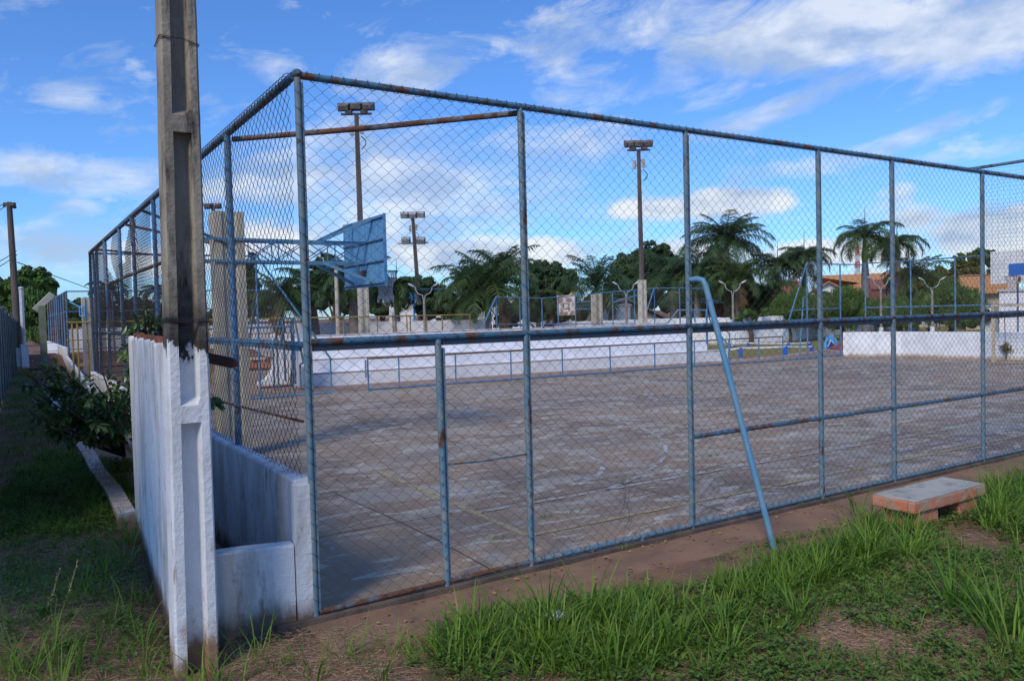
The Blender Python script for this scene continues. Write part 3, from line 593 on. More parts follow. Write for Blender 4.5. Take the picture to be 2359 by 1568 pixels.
poly = [(-.15, -.035), (L_-.03, -.035), (L_, -.018), (L_+.003, .01), (L_-.03, .035), (-.15, .035)]
mb.prism(poly, a_-w_*.012, d_, u_, w_, .024); mb.box(tuple(a_-d_*.1), (.1, .14, .06)); tag(mb.build('flat_metal_arm', REDBAR), 'dark red metal arm sticking out right behind the big concrete pole', 'bracket')

# ================================================================== BENCH
b = thing('concrete_bench', 'low concrete bench with grey slab top and worn orange painted sides on the grass', 'bench', (6.2, -1.1, 0))
def rounded_slab(mb, x0, x1, y0, y1, z0, z1, j=.006, sk=0):
    nx, ny = 14, 5; V = []; top = []; bot = []
    ring = [(x0+(x1-x0)*i/nx, y0) for i in range(nx)]+[(x1, y0+(y1-y0)*i/ny) for i in range(ny)]+[(x1-(x1-x0)*i/nx, y1) for i in range(nx)]+[(x0, y1-(y1-y0)*i/ny) for i in range(ny)]
    cx, cy = (x0+x1)/2, (y0+y1)/2; n = len(ring)
    for z, s_ in ((z0, .985), (z0+.012, 1), (z1-.012, 1), (z1, .985)):
        for (x, y) in ring: V.append((cx+(x-cx)*(1-(1-s_)*.5)+rng.uniform(-j, j)*.5+sk*(y-cy), cy+(y-cy)*s_+rng.uniform(-j, j)*.5, z+rng.uniform(-j, j)*.3))
    mb.add(V, [[k*n+i, k*n+(i+1) % n, (k+1)*n+(i+1) % n, (k+1)*n+i] for k in range(3) for i in range(n)]+[[i for i in range(n)][::-1], [3*n+i for i in range(n)]])
mb = MB(); rounded_slab(mb, 5.555, 6.86, -1.335, -.885, .155, .262); mb.build('seat_slab', ORANGE, b)
mb = MB(); rounded_slab(mb, 5.56, 6.855, -1.33, -.89, .2625, .278, .003); mb.build('cement_top', SLABT, b)
for x in (5.83, 6.58): mb = MB(); rounded_slab(mb, x-.17, x+.17, -1.31, -.95, -.08, .1545, .006); mb.build('support_block', ORANGE, b)

# ================================================================== FAR SIDE FENCES
def post(mb, x, y, z0, z1, r=.028): mb.tube([(x, y, z0), (x, y, z1)], r, 8)
fb = thing('chain_link_fence', 'tall blue pipe fence with a sloping end, across the court behind the left hoop', 'fence', (2, 16.6, 0))
YF = 16.6
for x in (0.05, 2.0, 4.03): mb = MB(); post(mb, x, YF, 0, 3.97); mb.build('post', BLUEF, fb)
for z in (3.97, 2.0): mb = MB(); mb.tube([(0, YF, z), (4.04 if z > 3 else 5.0, YF, z)], .026, 8); mb.build('rail', BLUEF, fb)
mb = MB(); mb.tube([(4.0, YF, 3.97), (4.08, YF, 3.96), (6.05, YF-.05, 1.05), (6.05, YF-.05, 0)], .029, 8); mb.build('sloping_end_pipe', BLUEN, fb)
mb = MB(); mb.tube([(0, YF, .05), (6.05, YF-.05, .05)], .027, 8); mb.build('bottom_rail', BLUEN, fb)
mb = MB(); mb.tube([(3.75, YF+.9, -.03), (3.98, YF+.1, 2.7), (4.03, YF, 2.75)], .026, 8); mb.build('strut', BLUEF, fb)
mb = MB(); chain(mb, (0.05, YF, 0), (1, 0, 0), 3.98, .06, 3.95, .09, .1, .0022, .004, False); chain(mb, (4.03, YF, 0), (1, 0, 0), 2.0, .06, 3.9, .09, .1, .0022, .004, False, keep=lambda c: c[:, 2] < 3.95-(c[:, 0]-4.08)*1.47); mb.build('mesh_panel', WIREF, fb)
def lowY(x): return 16.6-(x-7.2)*.062
lw = thing('low_fence', 'waist high blue fence with rusty top rail in front of the white bleachers', 'fence', (15, 16.2, 0))
LX = [7.22, 8.2, 10.1, 12.1, 14.1, 16.1, 18.1, 20.0, 21.75, 23.35, 24.7]
for x in LX: mb = MB(); post(mb, x, lowY(x), 0, .97, .025); mb.build('post', BLUEF, lw)
mb = MB(); mb.tube([(7.2, lowY(7.2), .97), (24.7, lowY(24.7), .99)], .026, 8); mb.build('top_rail', RUSTM, lw)
mb = MB(); mb.tube([(7.2, lowY(7.2), .045), (24.7, lowY(24.7), .045)], .027, 8); mb.build('bottom_rail', BLUEF, lw)
mb = MB(); d = np.array((17.5, lowY(24.7)-lowY(7.2), 0)); l = np.linalg.norm(d); chain(mb, (7.2, lowY(7.2), 0), d/l, l, .06, .95, .085, .09, .0022, .003, False); mb.build('mesh_panel', WIREF, lw)
mb = MB(); mb.tube([(7.13, 16.55, .4), (7.13, 16.55, .93)], .03, 8); mb.build('gate_latch', BLUEN, lw)
# corner section after the low fence
cf = thing('chain_link_fence', 'tall blue pipe fence with leaning struts at the far right corner of the court', 'fence', (26.5, 15.5, 0))
c0 = (26.05, 15.36); c1 = (28.5, 15.52)
for p in (c0, c1): mb = MB(); post(mb, *p, 0, 3.95, .032); mb.build('post', BLUEF, cf)
mb = MB(); mb.tube([(*c0, 3.95), (24.75, 15.5, 1.0)], .027, 8); mb.build('sloping_end_pipe', BLUEF, cf)
mb = MB(); mb.tube([(c0[0], c0[1], 2.6), (c0[0]-.25, c0[1]-.02, 2.55), (25.35, 15.25, -.02)], .027, 8); mb.build('leaning_strut', BLUEF, cf)
mb = MB(); mb.tube([(25.1, 15.5, 2.02), (*c0, 2.06), (*c1, 2.06)], .024, 8); mb.build('middle_rail', BLUEF, cf)
mb = MB(); mb.tube([(*c0, 3.95), (*c1, 3.95), (30.0, 15.4, 3.95)], .026, 8); mb.build('top_rail', BLUEF, cf)
mb = MB(); mb.tube([(24.75, 15.5, .05), (*c0, .05), (*c1, .06)], .027, 8); mb.build('bottom_rail', BLUEF, cf)
mb = MB(); d = np.array((c1[0]-c0[0], c1[1]-c0[1], 0)); l = np.linalg.norm(d); chain(mb, (*c0, 0), d/l, l, .06, 3.93, .15, .15, .0016, .003, False); mb.build('mesh_panel', WIREF, cf)
# end wall and end fence
EW = [(28.55, 15.44), (29.06, 14.61), (29.7, 13.5), (29.68, 11.27), (29.62, 8.7), (29.6, 4), (29.6, 0)]
mb = MB()
for a, b_ in zip(EW[:-1], EW[1:]): rough_wall(mb, a, b_, .13, -.1, 1.03, jz=.004)
tag(mb.build('low_masonry_wall', WHITE), 'white waist high wall closing the far right end of the court behind the goal', 'wall')
ef = thing('chain_link_fence', 'blue pipe fence standing on the white wall at the far end of the court', 'fence', (29.7, 8, 1))
EP = [(29.1, 14.75), (29.72, 13.1), (29.7, 11.27), (29.65, 8.95), (29.62, 6.6), (29.6, 4), (29.6, 0.1)]
for p in EP: mb = MB(); post(mb, p[0]+.02, p[1], .95, 3.95, .03); mb.build('post', BLUEF, ef)
for z, m_ in ((3.95, BLUER), (2.06, BLUEF)): mb = MB(); mb.tube([(x+.02, y, z) for x, y in EP], .026, 8); mb.build('rail', m_, ef)
mb = MB(); mb.tube([(29.72, 11.2, 3.2), (29.68, 8.95, 3.2)], .022, 8); mb.build('rail', RUSTM, ef)
mb = MB()
for a, b_ in zip(EP[:-1], EP[1:]): d = np.array((b_[0]-a[0], b_[1]-a[1], 0)); l = np.linalg.norm(d); chain(mb, (a[0]+.02, a[1], 0), d/l, l, 1.04, 3.93, .13, .14, .0022, .003, False)
mb.build('mesh_panel', WIREF, ef)

# ================================================================== BLEACHERS
A0 = G(713, 891)[:2]; B0 = G(1677, 829)[:2]; ax = (B0-A0)/np.linalg.norm(B0-A0); bk = np.array((-ax[1], ax[0])); LB = np.linalg.norm(B0-A0)
bl = thing('bleachers', 'long white painted concrete bleachers of four steps beyond the low fence', 'bleachers', (*(A0+ax*LB/2), 0))
hs = [.42, .84, 1.24, 1.60]
for i, h in enumerate(hs):
    mb = MB(); f0 = A0+bk*.66*i; dep = .66 if i < 3 else 1.1; off0 = -.25*(i > 0); end = LB-(.0 if i == 0 else .55*i)
    n = 40; V = []
    for k in range(n+1):
        p = f0+ax*(off0+(end-off0)*k/n); e = rng.uniform(-.008, .008); zb = -.02 if i == 0 else hs[i-1]-.05
        q = p+bk*dep
        V += [(*p, zb), (*(p), h-.03+e), (*(p+bk*.02), h+e*.6), (*(p+bk*dep*.5), h+.002), (*q, h), (*q, -.02)]
    mb.add(V, [[k*6+j, k*6+j+1, (k+1)*6+j+1, (k+1)*6+j] for k in range(n) for j in range(5)]+[[0, 1, 2, 3, 4, 5][::-1], [n*6+j for j in range(6)]])
    st_ = mb.build('step', STEPW, bl)
    mb = MB(); nn = 60; V = []
    for k in range(nn+1):
        p = f0+ax*(off0+(end-off0)*k/nn); e = rng.uniform(-.008, .006)
        V += [(*(p-bk*.004), h-.028+e), (*(p-bk*.004), h+.004), (*(p+bk*(.1+.03*rng.random())), h+.006)]
    mb.add(V, [[k*3+j, k*3+j+1, (k+1)*3+j+1, (k+1)*3+j] for k in range(nn) for j in range(2)]); mb.build('worn_nosing', PLAZA, st_)
def outline_wall(name, pts, D, th, m, parent=None, zb=0):   # a slab standing square to the bleacher axis drawn at its own distance
    P = [at(u, v, D) for u, v in pts]; c = P[0]; xy_ = [((p[:2]-c[:2])@ax, p[2]) for p in P]; mb = MB()
    mb.prism(xy_, (c[0], c[1], 0), (*ax, 0), (0, 0, 1), (*bk, 0), th); return mb.build(name, m, parent)
fl = [(596, 889), (598, 882), (613, 876), (624, 866), (632, 850), (636, 826), (635, 800), (631, 772), (636, 769), (641, 773), (656, 773), (668, 769), (671, 886)]
o = outline_wall('flared_end_wall', fl, 25.6, .45, WHITE); tag(o, 'white wall with a curved flaring foot at the left end of the bleachers', 'wall')
pil = [(676, 884), (677, 800), (682, 795), (692, 757), (704, 757), (712, 780), (716, 892), (690, 893)]
o = outline_wall('stair_end_wall', [(684, 890), (688, 820), (690, 758), (704, 758), (714, 812), (716, 892)], 24.9, .35, WHITE, bl)
mb = MB()
D_ = 24.4
for pts in ([(635, 780), (643.5, 734), (678, 733)], [(651, 735), (653, 770), (658, 878)], [(674, 735), (677, 800), (681, 884)], [(678, 733), (699, 834)], [(645, 800), (651, 762)]):
    mb.tube([tuple(at(u, v, D_)) for u, v in pts], .035, 8)
for (u, v) in ((643, 734), (678, 733), (699, 834), (635, 780)): p = at(u, v, D_); mb.tube([tuple(p), (p[0]+bk[0]*.5, p[1]+bk[1]*.5, p[2]-.1), (p[0]+bk[0]*.5, p[1]+bk[1]*.5, 0)], .03, 8)
tag(mb.build('stair_handrail', BLUER), 'rusty blue pipe handrail between the flared white wall and the bleachers', 'handrail')
# pipe handrail at the right end of bleachers
r_ = thing('stair_handrail', 'thin dark blue pipe handrail going down the right end of the bleachers', 'handrail', at(1640, 790, 29)*np.array((1, 1, 0)))
for pts in ([(1538, 744), (1562, 714), (1626, 714), (1640, 748), (1676, 792)], [(1600, 714), (1601, 742)], [(1566, 715), (1567, 744)], [(1672, 760), (1681, 770), (1680, 830)], [(1627, 716), (1628, 792)]):
    mb = MB(); mb.tube([tuple(at(u, v, 29.2)) for u, v in pts], .03, 8); mb.build('pipe', BLUEF, r_)

# ================================================================== BASKETBALL GOALS
def hcolumn(mb, c, wx_, wy_, z0, z1, ch=.07):            # double-T concrete column, channels on the +-y faces
    a, b = wx_/2, wy_/2
    P = [(-a, -b), (-a*.5, -b), (-a*.38, -b+ch), (a*.38, -b+ch), (a*.5, -b), (a, -b), (a, b), (a*.5, b), (a*.38, b-ch), (-a*.38, b-ch), (-a*.5, b), (-a, b)]
    n = len(P); mb.add([(c[0]+x, c[1]+y, z) for z in (z0, z1) for x, y in P], [[i, (i+1) % n, n+(i+1) % n, n+i] for i in range(n)]+[list(range(n, 2*n))]); return mb
def hoop_net(root, c, s=1, r=.225):
    mb = MB(); mb.tube([(c[0]+r*cos(a), c[1]+r*sin(a), c[2]) for a in np.linspace(0, 2*pi, 25)], .009, 6, False)
    for k in (-1, 1): mb.bar((c[0]-s*(r+.14), c[1]+.06*k, c[2]-.06), (c[0]-s*r*.9, c[1]+.1*k, c[2]-.005), .012)
    mb.bar((c[0]-s*(r+.15), c[1], c[2]-.03), (c[0]-s*r, c[1], c[2]), .1, .02); rim = mb.build('rim', RUSTM, root)
    mb = MB(); A = []; B = []; n = 12; rr = [.225, .19, .15, .125, .12, .13]; zz = [0, -.1, -.2, -.29, -.38, -.45]
    for lv in range(5):
        for k in range(n):
            for dlt in (-1, 1):
                a0 = 2*pi*(k+.5*(lv % 2))/n; a1 = a0+dlt*pi/n
                A.append((c[0]+rr[lv]*cos(a0), c[1]+rr[lv]*sin(a0), c[2]+zz[lv])); B.append((c[0]+rr[lv+1]*cos(a1), c[1]+rr[lv+1]*sin(a1), c[2]+zz[lv+1]+.02*sin(k*2.)))
    mb.segs(A, B, .009)
    for k in range(n):
        a = 2*pi*(k+.5)/n; x, y = c[0]+.13*cos(a), c[1]+.13*sin(a); mb.tube([(x, y, c[2]-.44), (x+.01*sin(k), y, c[2]-.5-.03*(k % 3))], .02, 6)
    mb.build('net', NETM, rim)
YB = 7.62
bg_ = thing('basketball_goal', 'basketball goal with blue board back and lattice arm on a beige concrete column', 'basketball hoop', (1.22, YB, 0))
mb = hcolumn(MB(), (1.22, YB), .47, .36, -.05, 3.96, .028); mb.build('column', CONCB, bg_)
mb = MB()
for z in (3.52, 3.17):
    for dy in (-.19, .19): mb.bar((.25, YB+dy, z), (3.53, YB+dy, z-.01), .034, .04)
arm = mb.build('arm', BLUEN, bg_)
mb = MB()
for dy in (-.19, .19):
    mb = MB(); xs3 = np.linspace(1.5, 3.45, 5)
    for i in range(4): mb.bar((xs3[i], YB+dy, 3.5), (xs3[i+1], YB+dy, 3.18), .016); mb.bar((xs3[i], YB+dy, 3.18), (xs3[i+1], YB+dy, 3.5), .016); mb.bar((xs3[i], YB+dy, 3.18), (xs3[i], YB+dy, 3.5), .016)
    mb.build('lattice', BLUEF, arm)
mb = MB(); X0 = 3.57
for k in range(14): y0 = YB-.91+k*.13; mb.box((X0, y0+.065, 3.34+.0), (.024, .126, 1.2), 0)
mb.box((X0+.0, YB-.925, 3.34), (.05, .02, 1.22)); mb.box((X0, YB+.925, 3.34), (.05, .02, 1.22)); bd = mb.build('backboard', BACKB, bg_)
mb = MB()
for z in (3.9, 3.53, 3.17, 2.8): mb.box((X0-.03, YB, z), (.035, 1.82, .03))
mb.build('batten', BLUEF, bd)
mb = MB()
for dy, e in ((-.19, -.45), (.19, .45)): mb.bar((2.75, YB+dy, 3.54), (3.53, YB+e, 3.9), .045, .05); mb.bar((2.75, YB+dy, 3.15), (3.53, YB+e, 2.82), .045, .05)
mb.build('brace', BLUEN, bg_)
mb = MB(); mb.box((X0-.05, YB+.02, 3.0), (.05, .26, .07)); mb.build('rim_bracket', RUSTM, bg_)
hoop_net(bg_, (X0+.39, YB, 3.03))
g2 = thing('basketball_goal', 'basketball goal with white board and blue rectangle, cut off by the right edge', 'basketball hoop', (31.0, 8.45, 0))
hcolumn(MB(), (31.1, 8.42), .47, .36, -.05, 3.96, .06).build('column', CONCB, g2)
mb = MB(); mb.box((28.5, 8.42, 3.41), (.03, 1.8, 1.18)); bd = mb.build('backboard', BOARDW, g2)
mb = MB(); mb.box((28.481, 8.42, 3.31), (.006, .56, .42)); mb.build('target_rectangle', BBLUE, bd)
mb = MB()
for z in (3.6, 3.2):
    for dy in (-.2, .2): mb.bar((28.55, 8.42+dy, z), (31.3, 8.42+dy, z), .05)
mb.build('arm', BLUEF, g2)
mb = MB(); mb.box((28.44, 8.4, 2.98), (.07, .22, .14)); mb.build('rim_bracket', RUSTM, g2)
hoop_net(g2, (28.1, 8.42, 3.06), s=-1)
# small football goal under it
gg = thing('football_goal', 'cream football goal frame before the far white wall at the right edge', 'goal', (28.6, 8, 0))
g0 = (28.45, 9.22); 
mb = MB(); mb.box((g0[0], g0[1], 1.0), (.09, .09, 2.0)); mb.build('upright', mat('cream_paint', (.55, .48, .33), (.42, .36, .26), 4, rough=.7), gg)
CREAM = bpy.data.materials['cream_paint']
mb = MB(); mb.box((g0[0], 6.2, 1.0), (.09, .09, 2.0)); mb.build('upright', CREAM, gg)
mb = MB(); mb.box((g0[0], 7.71, 2.04), (.09, 3.1, .08)); mb.build('crossbar', CREAM, gg)
mb = MB()
for y in (g0[1], 6.2): mb.tube([(g0[0], y, .03), (g0[0]+.95, y, .03), (g0[0]+.8, y, 1.65), (g0[0]+.1, y, 1.75)], .022, 8)
mb.tube([(g0[0]+.95, 6.2, .03), (g0[0]+.95, g0[1], .03)], .022, 8); mb.tube([(g0[0]+.4, 6.2, 1.72), (g0[0]+.4, g0[1], 1.72)], .02, 8); mb.build('rear_frame', CREAM, gg)
# third goal on the court behind the bleachers
p = at(1375, 713, 44); c3 = thing('basketball_goal', 'distant basketball goal with peeling white square board on a concrete column behind the bleachers', 'basketball hoop', (p[0], p[1], 0))
zt = at(1375, 676, 44)[2]; hcolumn(MB(), (p[0], p[1]), .5, .4, 0, zt, .07).build('column', CONCB, c3)
q = at(1304, 703, 44.5); dd = rt*1.0; dd[2] = 0; dd /= np.linalg.norm(dd); ns = np.array((-dd[1], dd[0], 0))
mb = MB(); mb.prism([(-.5, -.56), (.5, -.56), (.5, .56), (-.5, .56)], q, dd, (0, 0, 1), ns, .03); bd = mb.build('backboard', BOARDR, c3)
mb = MB()
for (a, b_) in (((-.14, -.2), (.16, -.2)), ((-.14, .1), (.16, .1)), ((-.14, -.2), (-.14, .1)), ((.16, -.2), (.16, .1))): mb.bar(q+dd*a[0]+np.array((0, 0, a[1]))-ns*.012, q+dd*b_[0]+np.array((0, 0, b_[1]))-ns*.012, .03, .02)
mb.build('target_outline', BLACK, bd)
mb = MB()
for z in (q[2]+.18, q[2]-.25):
    mb.tube([tuple(q+dd*.5+ns*.1+(0, 0, z-q[2])), (p[0], p[1], z)], .028, 6)
for k in range(9): t0, t1 = k/9, (k+1)/9; A_ = q+dd*.5+ns*.1; mb.tube([tuple(lerp(A_+(0, 0, .18), (p[0], p[1], q[2]+.18), t0)), tuple(lerp(A_-(0, 0, .25), (p[0], p[1], q[2]-.25), t1))], .012, 4)
mb.build('arm', BLUEF, c3)

# ================================================================== FENCES BEHIND
yf = thing('yellow_pipe_fence', 'low yellow pipe fence with thin mesh behind the bleachers, in front of the grey wall', 'fence')
ye = at(1085, 725, 33); Yy = ye[1]+.0
def yx(u): return onY(u, 730, Yy)[0]
X1 = ye[0]; X0_ = yx(150)
mb = MB(); mb.tube([(X0_, Yy, 2.28), (X1, Yy, 2.2)], .028, 8); mb.build('top_rail', YEL, yf)
for u in (165, 177, 200, 480, 566, 640, 672, 784, 792, 870, 906, 937, 946, 984, 1020, 1083):
    x = yx(u); mb = MB(); post(mb, x, Yy+(.0 if u % 2 else .05), 0, 2.24, .027); mb.build('post', YEL, yf)
mb = MB(); mb.tube([(X0_, Yy, 1.72), (yx(700), Yy, 1.72)], .02, 6); mb.build('middle_rail', YEL, yf)
mb = MB(); chain(mb, (X0_, Yy, 0), (1, 0, 0), X1-X0_, .1, 2.2, .12, .13, .002, 0, False); mb.build('mesh_panel', WIREF, yf)
bf = thing('chain_link_fence', 'blue pipe fence of the next court, behind the top of the bleachers', 'fence')
Pb = [(1143, 684), (1197, 685), (1248, 687), (1285, 684), (1325, 681), (1411, 672), (1461, 668), (1507, 664), (1565, 663), (1628, 665)]
W_ = []
for i, (u, v) in enumerate(Pb):
    D_ = 40+.5*i; q = at(u, v, D_); W_.append(q); mb = MB(); post(mb, q[0], q[1], 0, q[2], .032); mb.build('post', BLUEF, bf)
mb = MB(); mb.tube([tuple(q) for q in W_], .03, 6); mb.build('top_rail', BLUEF, bf)
mb = MB(); mb.tube([(q[0], q[1], at(u, 747, 40)[2] if u < 1500 else 1.0) for (u, v), q in zip(Pb, W_)], .027, 6); mb.build('bottom_rail', BLUEF, bf)
mb = MB(); mb.tube([tuple(W_[0]), tuple(at(1122, 730, 39.5)), tuple(at(1095, 790, 39))], .045, 6); mb.build('strut', BLUEF, bf); mb = MB(); mb.tube([tuple(at(1134, 724, 40)), tuple(at(1122, 790, 39.4))], .035, 6); mb.build('strut', BLUEF, bf); mb = MB(); mb.tube([tuple(at(1507, 664, 43.5)), tuple(at(1480, 745, 42)), tuple(at(1470, 780, 42))], .04, 6); mb.build('strut', BLUEF, bf)
mb = MB(); mb.tube([tuple(at(1410, 698, 42)), tuple(at(1492, 672, 43))], .035, 6); mb.build('diagonal_rail', BLUEF, bf)
mb = MB()
for a, b_ in zip(W_[:-1], W_[1:]): d = np.array((b_[0]-a[0], b_[1]-a[1], 0)); l = np.linalg.norm(d); chain(mb, (a[0], a[1], 0), d/l, l, .1, min(a[2], b_[2])-.05, .13, .14, .0022, 0, False)
mb.build('mesh_panel', WIREF, bf)
# second cage far down the alley
c2 = thing('chain_link_fence', 'distant rusty blue fenced cage further down the alley on the left', 'fence')
q0 = at(152, 671, 42); Yc = q0[1]; Xc = q0[0]
for i, (dx, dy) in enumerate([(0, 0), (0, 2.4), (0, 4.8), (0, 7.2), (0, 9.6), (0, 12), (0, 15), (0, 18), (0, 22), (2.2, 0), (8, 0)]):
    mb = MB(); post(mb, Xc+dx, Yc+dy, 0, q0[2], .05); mb.build('post', BLUEF if i % 3 else BLUER, c2)
mb = MB(); mb.tube([(Xc, Yc+22, q0[2]), (Xc, Yc, q0[2]), (Xc+26, Yc, q0[2])], .04, 6); mb.build('top_rail', BLUEF, c2)
for z in (2.9, 2.0, .9): mb = MB(); mb.tube([(Xc, Yc+22, z), (Xc, Yc, z), (Xc+12, Yc, z)], .03, 6); mb.build('rail', BLUEF if z != 2.0 else RUSTM, c2)
mb = MB(); chain(mb, (Xc, Yc, 0), (0, 1, 0), 22, 1, q0[2], .16, .16, .006, .02, False); chain(mb, (Xc, Yc, 0), (1, 0, 0), 12, .1, q0[2], .16, .16, .0035, .0, False); mb.build('mesh_panel', RUSTM, c2)
mb = MB(); rough_wall(mb, (Xc-.1, Yc), (Xc-.1, Yc+22), .14, -.1, 1.0); rough_wall(mb, (-.06, 16.9), (Xc-.1, Yc-.1), .14, -.1, .55); tag(mb.build('low_masonry_wall', WHITE), 'distant white low wall down the alley behind the leafy shrub', 'wall')
p = at(205, 770, 36); cc = thing('basketball_goal', 'distant grey basketball column with a small blue board frame, seen through the left fence', 'basketball hoop', (p[0], p[1], 0))
hcolumn(MB(), (p[0], p[1]), .5, .4, 0, at(205, 686, 36)[2], .06).build('column', CONCB, cc)
mb = MB(); P = [at(u, v, 35.5) for u, v in ((183, 707), (195, 706), (195, 728), (184, 728))]
for i in range(4): mb.tube([tuple(P[i]), tuple(P[(i+1) % 4])], .03, 6)
mb.tube([tuple(at(160, 695, 35.5)), tuple(at(186, 708, 35.5)), tuple(at(200, 700, 36))], .03, 6); mb.build('board_frame', SKYB, cc)
mp_ = thing('concrete_fence_post', 'mossy pale green concrete post with an angled top beam, far down the alley', 'post')
p = at(103, 850, 34); mb = MB(); mb.box((p[0], p[1], at(103, 704, 34)[2]/2), (.26, .26, at(103, 704, 34)[2])); mb.build('upright', MOSS, mp_)
mb = MB(); mb.bar(at(80, 715, 34), at(120, 677, 34.4), .26, .24); mb.build('angled_beam', CONCB, mp_)
mb = MB()
for z in np.arange(.4, 2.9, .35): mb.tube([(p[0]-.4, p[1], z), (p[0]+.5, p[1]+.1, z)], .01, 4)
mb.build('wire', WIREF, mp_)

# plate wall on the far left
pw = thing('concrete_plate_wall', 'grey green precast concrete plate wall with a stepped top along the left edge', 'wall')
wp = lambda y: (-2.1-.72+.0278*(y)+ .12)
ys3 = np.arange(3.8, 50, 2.1)
for i, y in enumerate(ys3):
    y2 = y+2.1; h = 3.25-.0155*y-(0.12 if i % 2 else 0); mb = MB(); x0, x1 = wp(y), wp(y2)
    for k in range(6): mb.bar(((x0), y, .02+h*(k+.5)/6), ((x1), y2-.14, .02+h*(k+.5)/6), .05, h/6-.015)
    mb.build('plate', GREENGW, pw); mb = MB(); mb.box((x1, y2-.07, h/2), (.13, .13, h+.08)); mb.build('post', GREENGW, pw)

# ================================================================== UTILITY POLE WITH WIRES, SMALL POSTS
p = at(45, 832, 45); ep = thing('wooden_utility_pole', 'distant leaning brown utility pole with wires at the left edge above the plate wall', 'utility pole', (p[0], p[1], 0))
t_ = at(21, 466, 45); mb = MB(); mb.tube([(p[0], p[1], -.1), tuple(lerp(p, t_, .5)), tuple(t_)], [.24, .19, .15], 10); mb.build('shaft', WOOD, ep)
mb = MB(); mb.bar(at(10, 470, 45.3), at(34, 471, 44.7), .14, .16); mb.bar(at(12, 467, 45.3), at(9, 477, 45.3), .12); mb.bar(at(31, 467, 45), at(34, 480, 45), .14); mb.build('crossarm', WOOD, ep)
mb = MB()
for (a, b_, D1, D2) in (((12, 467), (-260, 482), 45, 20), ((12, 476), (-260, 490), 45, 20), ((38, 578), (-260, 615), 45, 18), ((40, 586), (-250, 640), 45, 18)):
    P0 = at(*a, D1); P1 = at(*b_, D2); t = np.linspace(0, 1, 14); mb.tube([tuple(lerp(P0, P1, q)-np.array((0, 0, .5*sin(pi*q)))) for q in t], .022, 4)
P0 = at(40, 604, 45); P1 = at(225, 672, 80); mb.tube([tuple(lerp(P0, P1, q)) for q in np.linspace(0, 1, 8)], .03, 4)
mb.build('wire', BLACK, ep)
mb = MB(); mb.tube([tuple(at(48.5, 664, 43)), tuple(at(55, 800, 43))], .11, 8); mb.ell(at(48.5, 664, 43), (.14, .14, .1), 8, 6); tag(mb.build('pale_pipe_post', LIGHTM), 'thin pale grey pipe post just right of the distant leaning utility pole', 'post')
for (u, v, v2, wd, lb) in ((44, 803, 836, .32, 'short white block pillar at the foot of the distant utility pole'), (57, 795, 830, .33, 'taller white block pillar right of the short one down the alley')):
    p = at(u, v2, 41); z = at(u, v, 41)[2]; mb = MB(); mb.box((p[0], p[1], z/2), (wd, .5, z), .1); mb.box((p[0], p[1], z+.02), (wd+.04, .54, .04), .1); tag(mb.build('block_pillar', WHITE), lb, 'pillar')

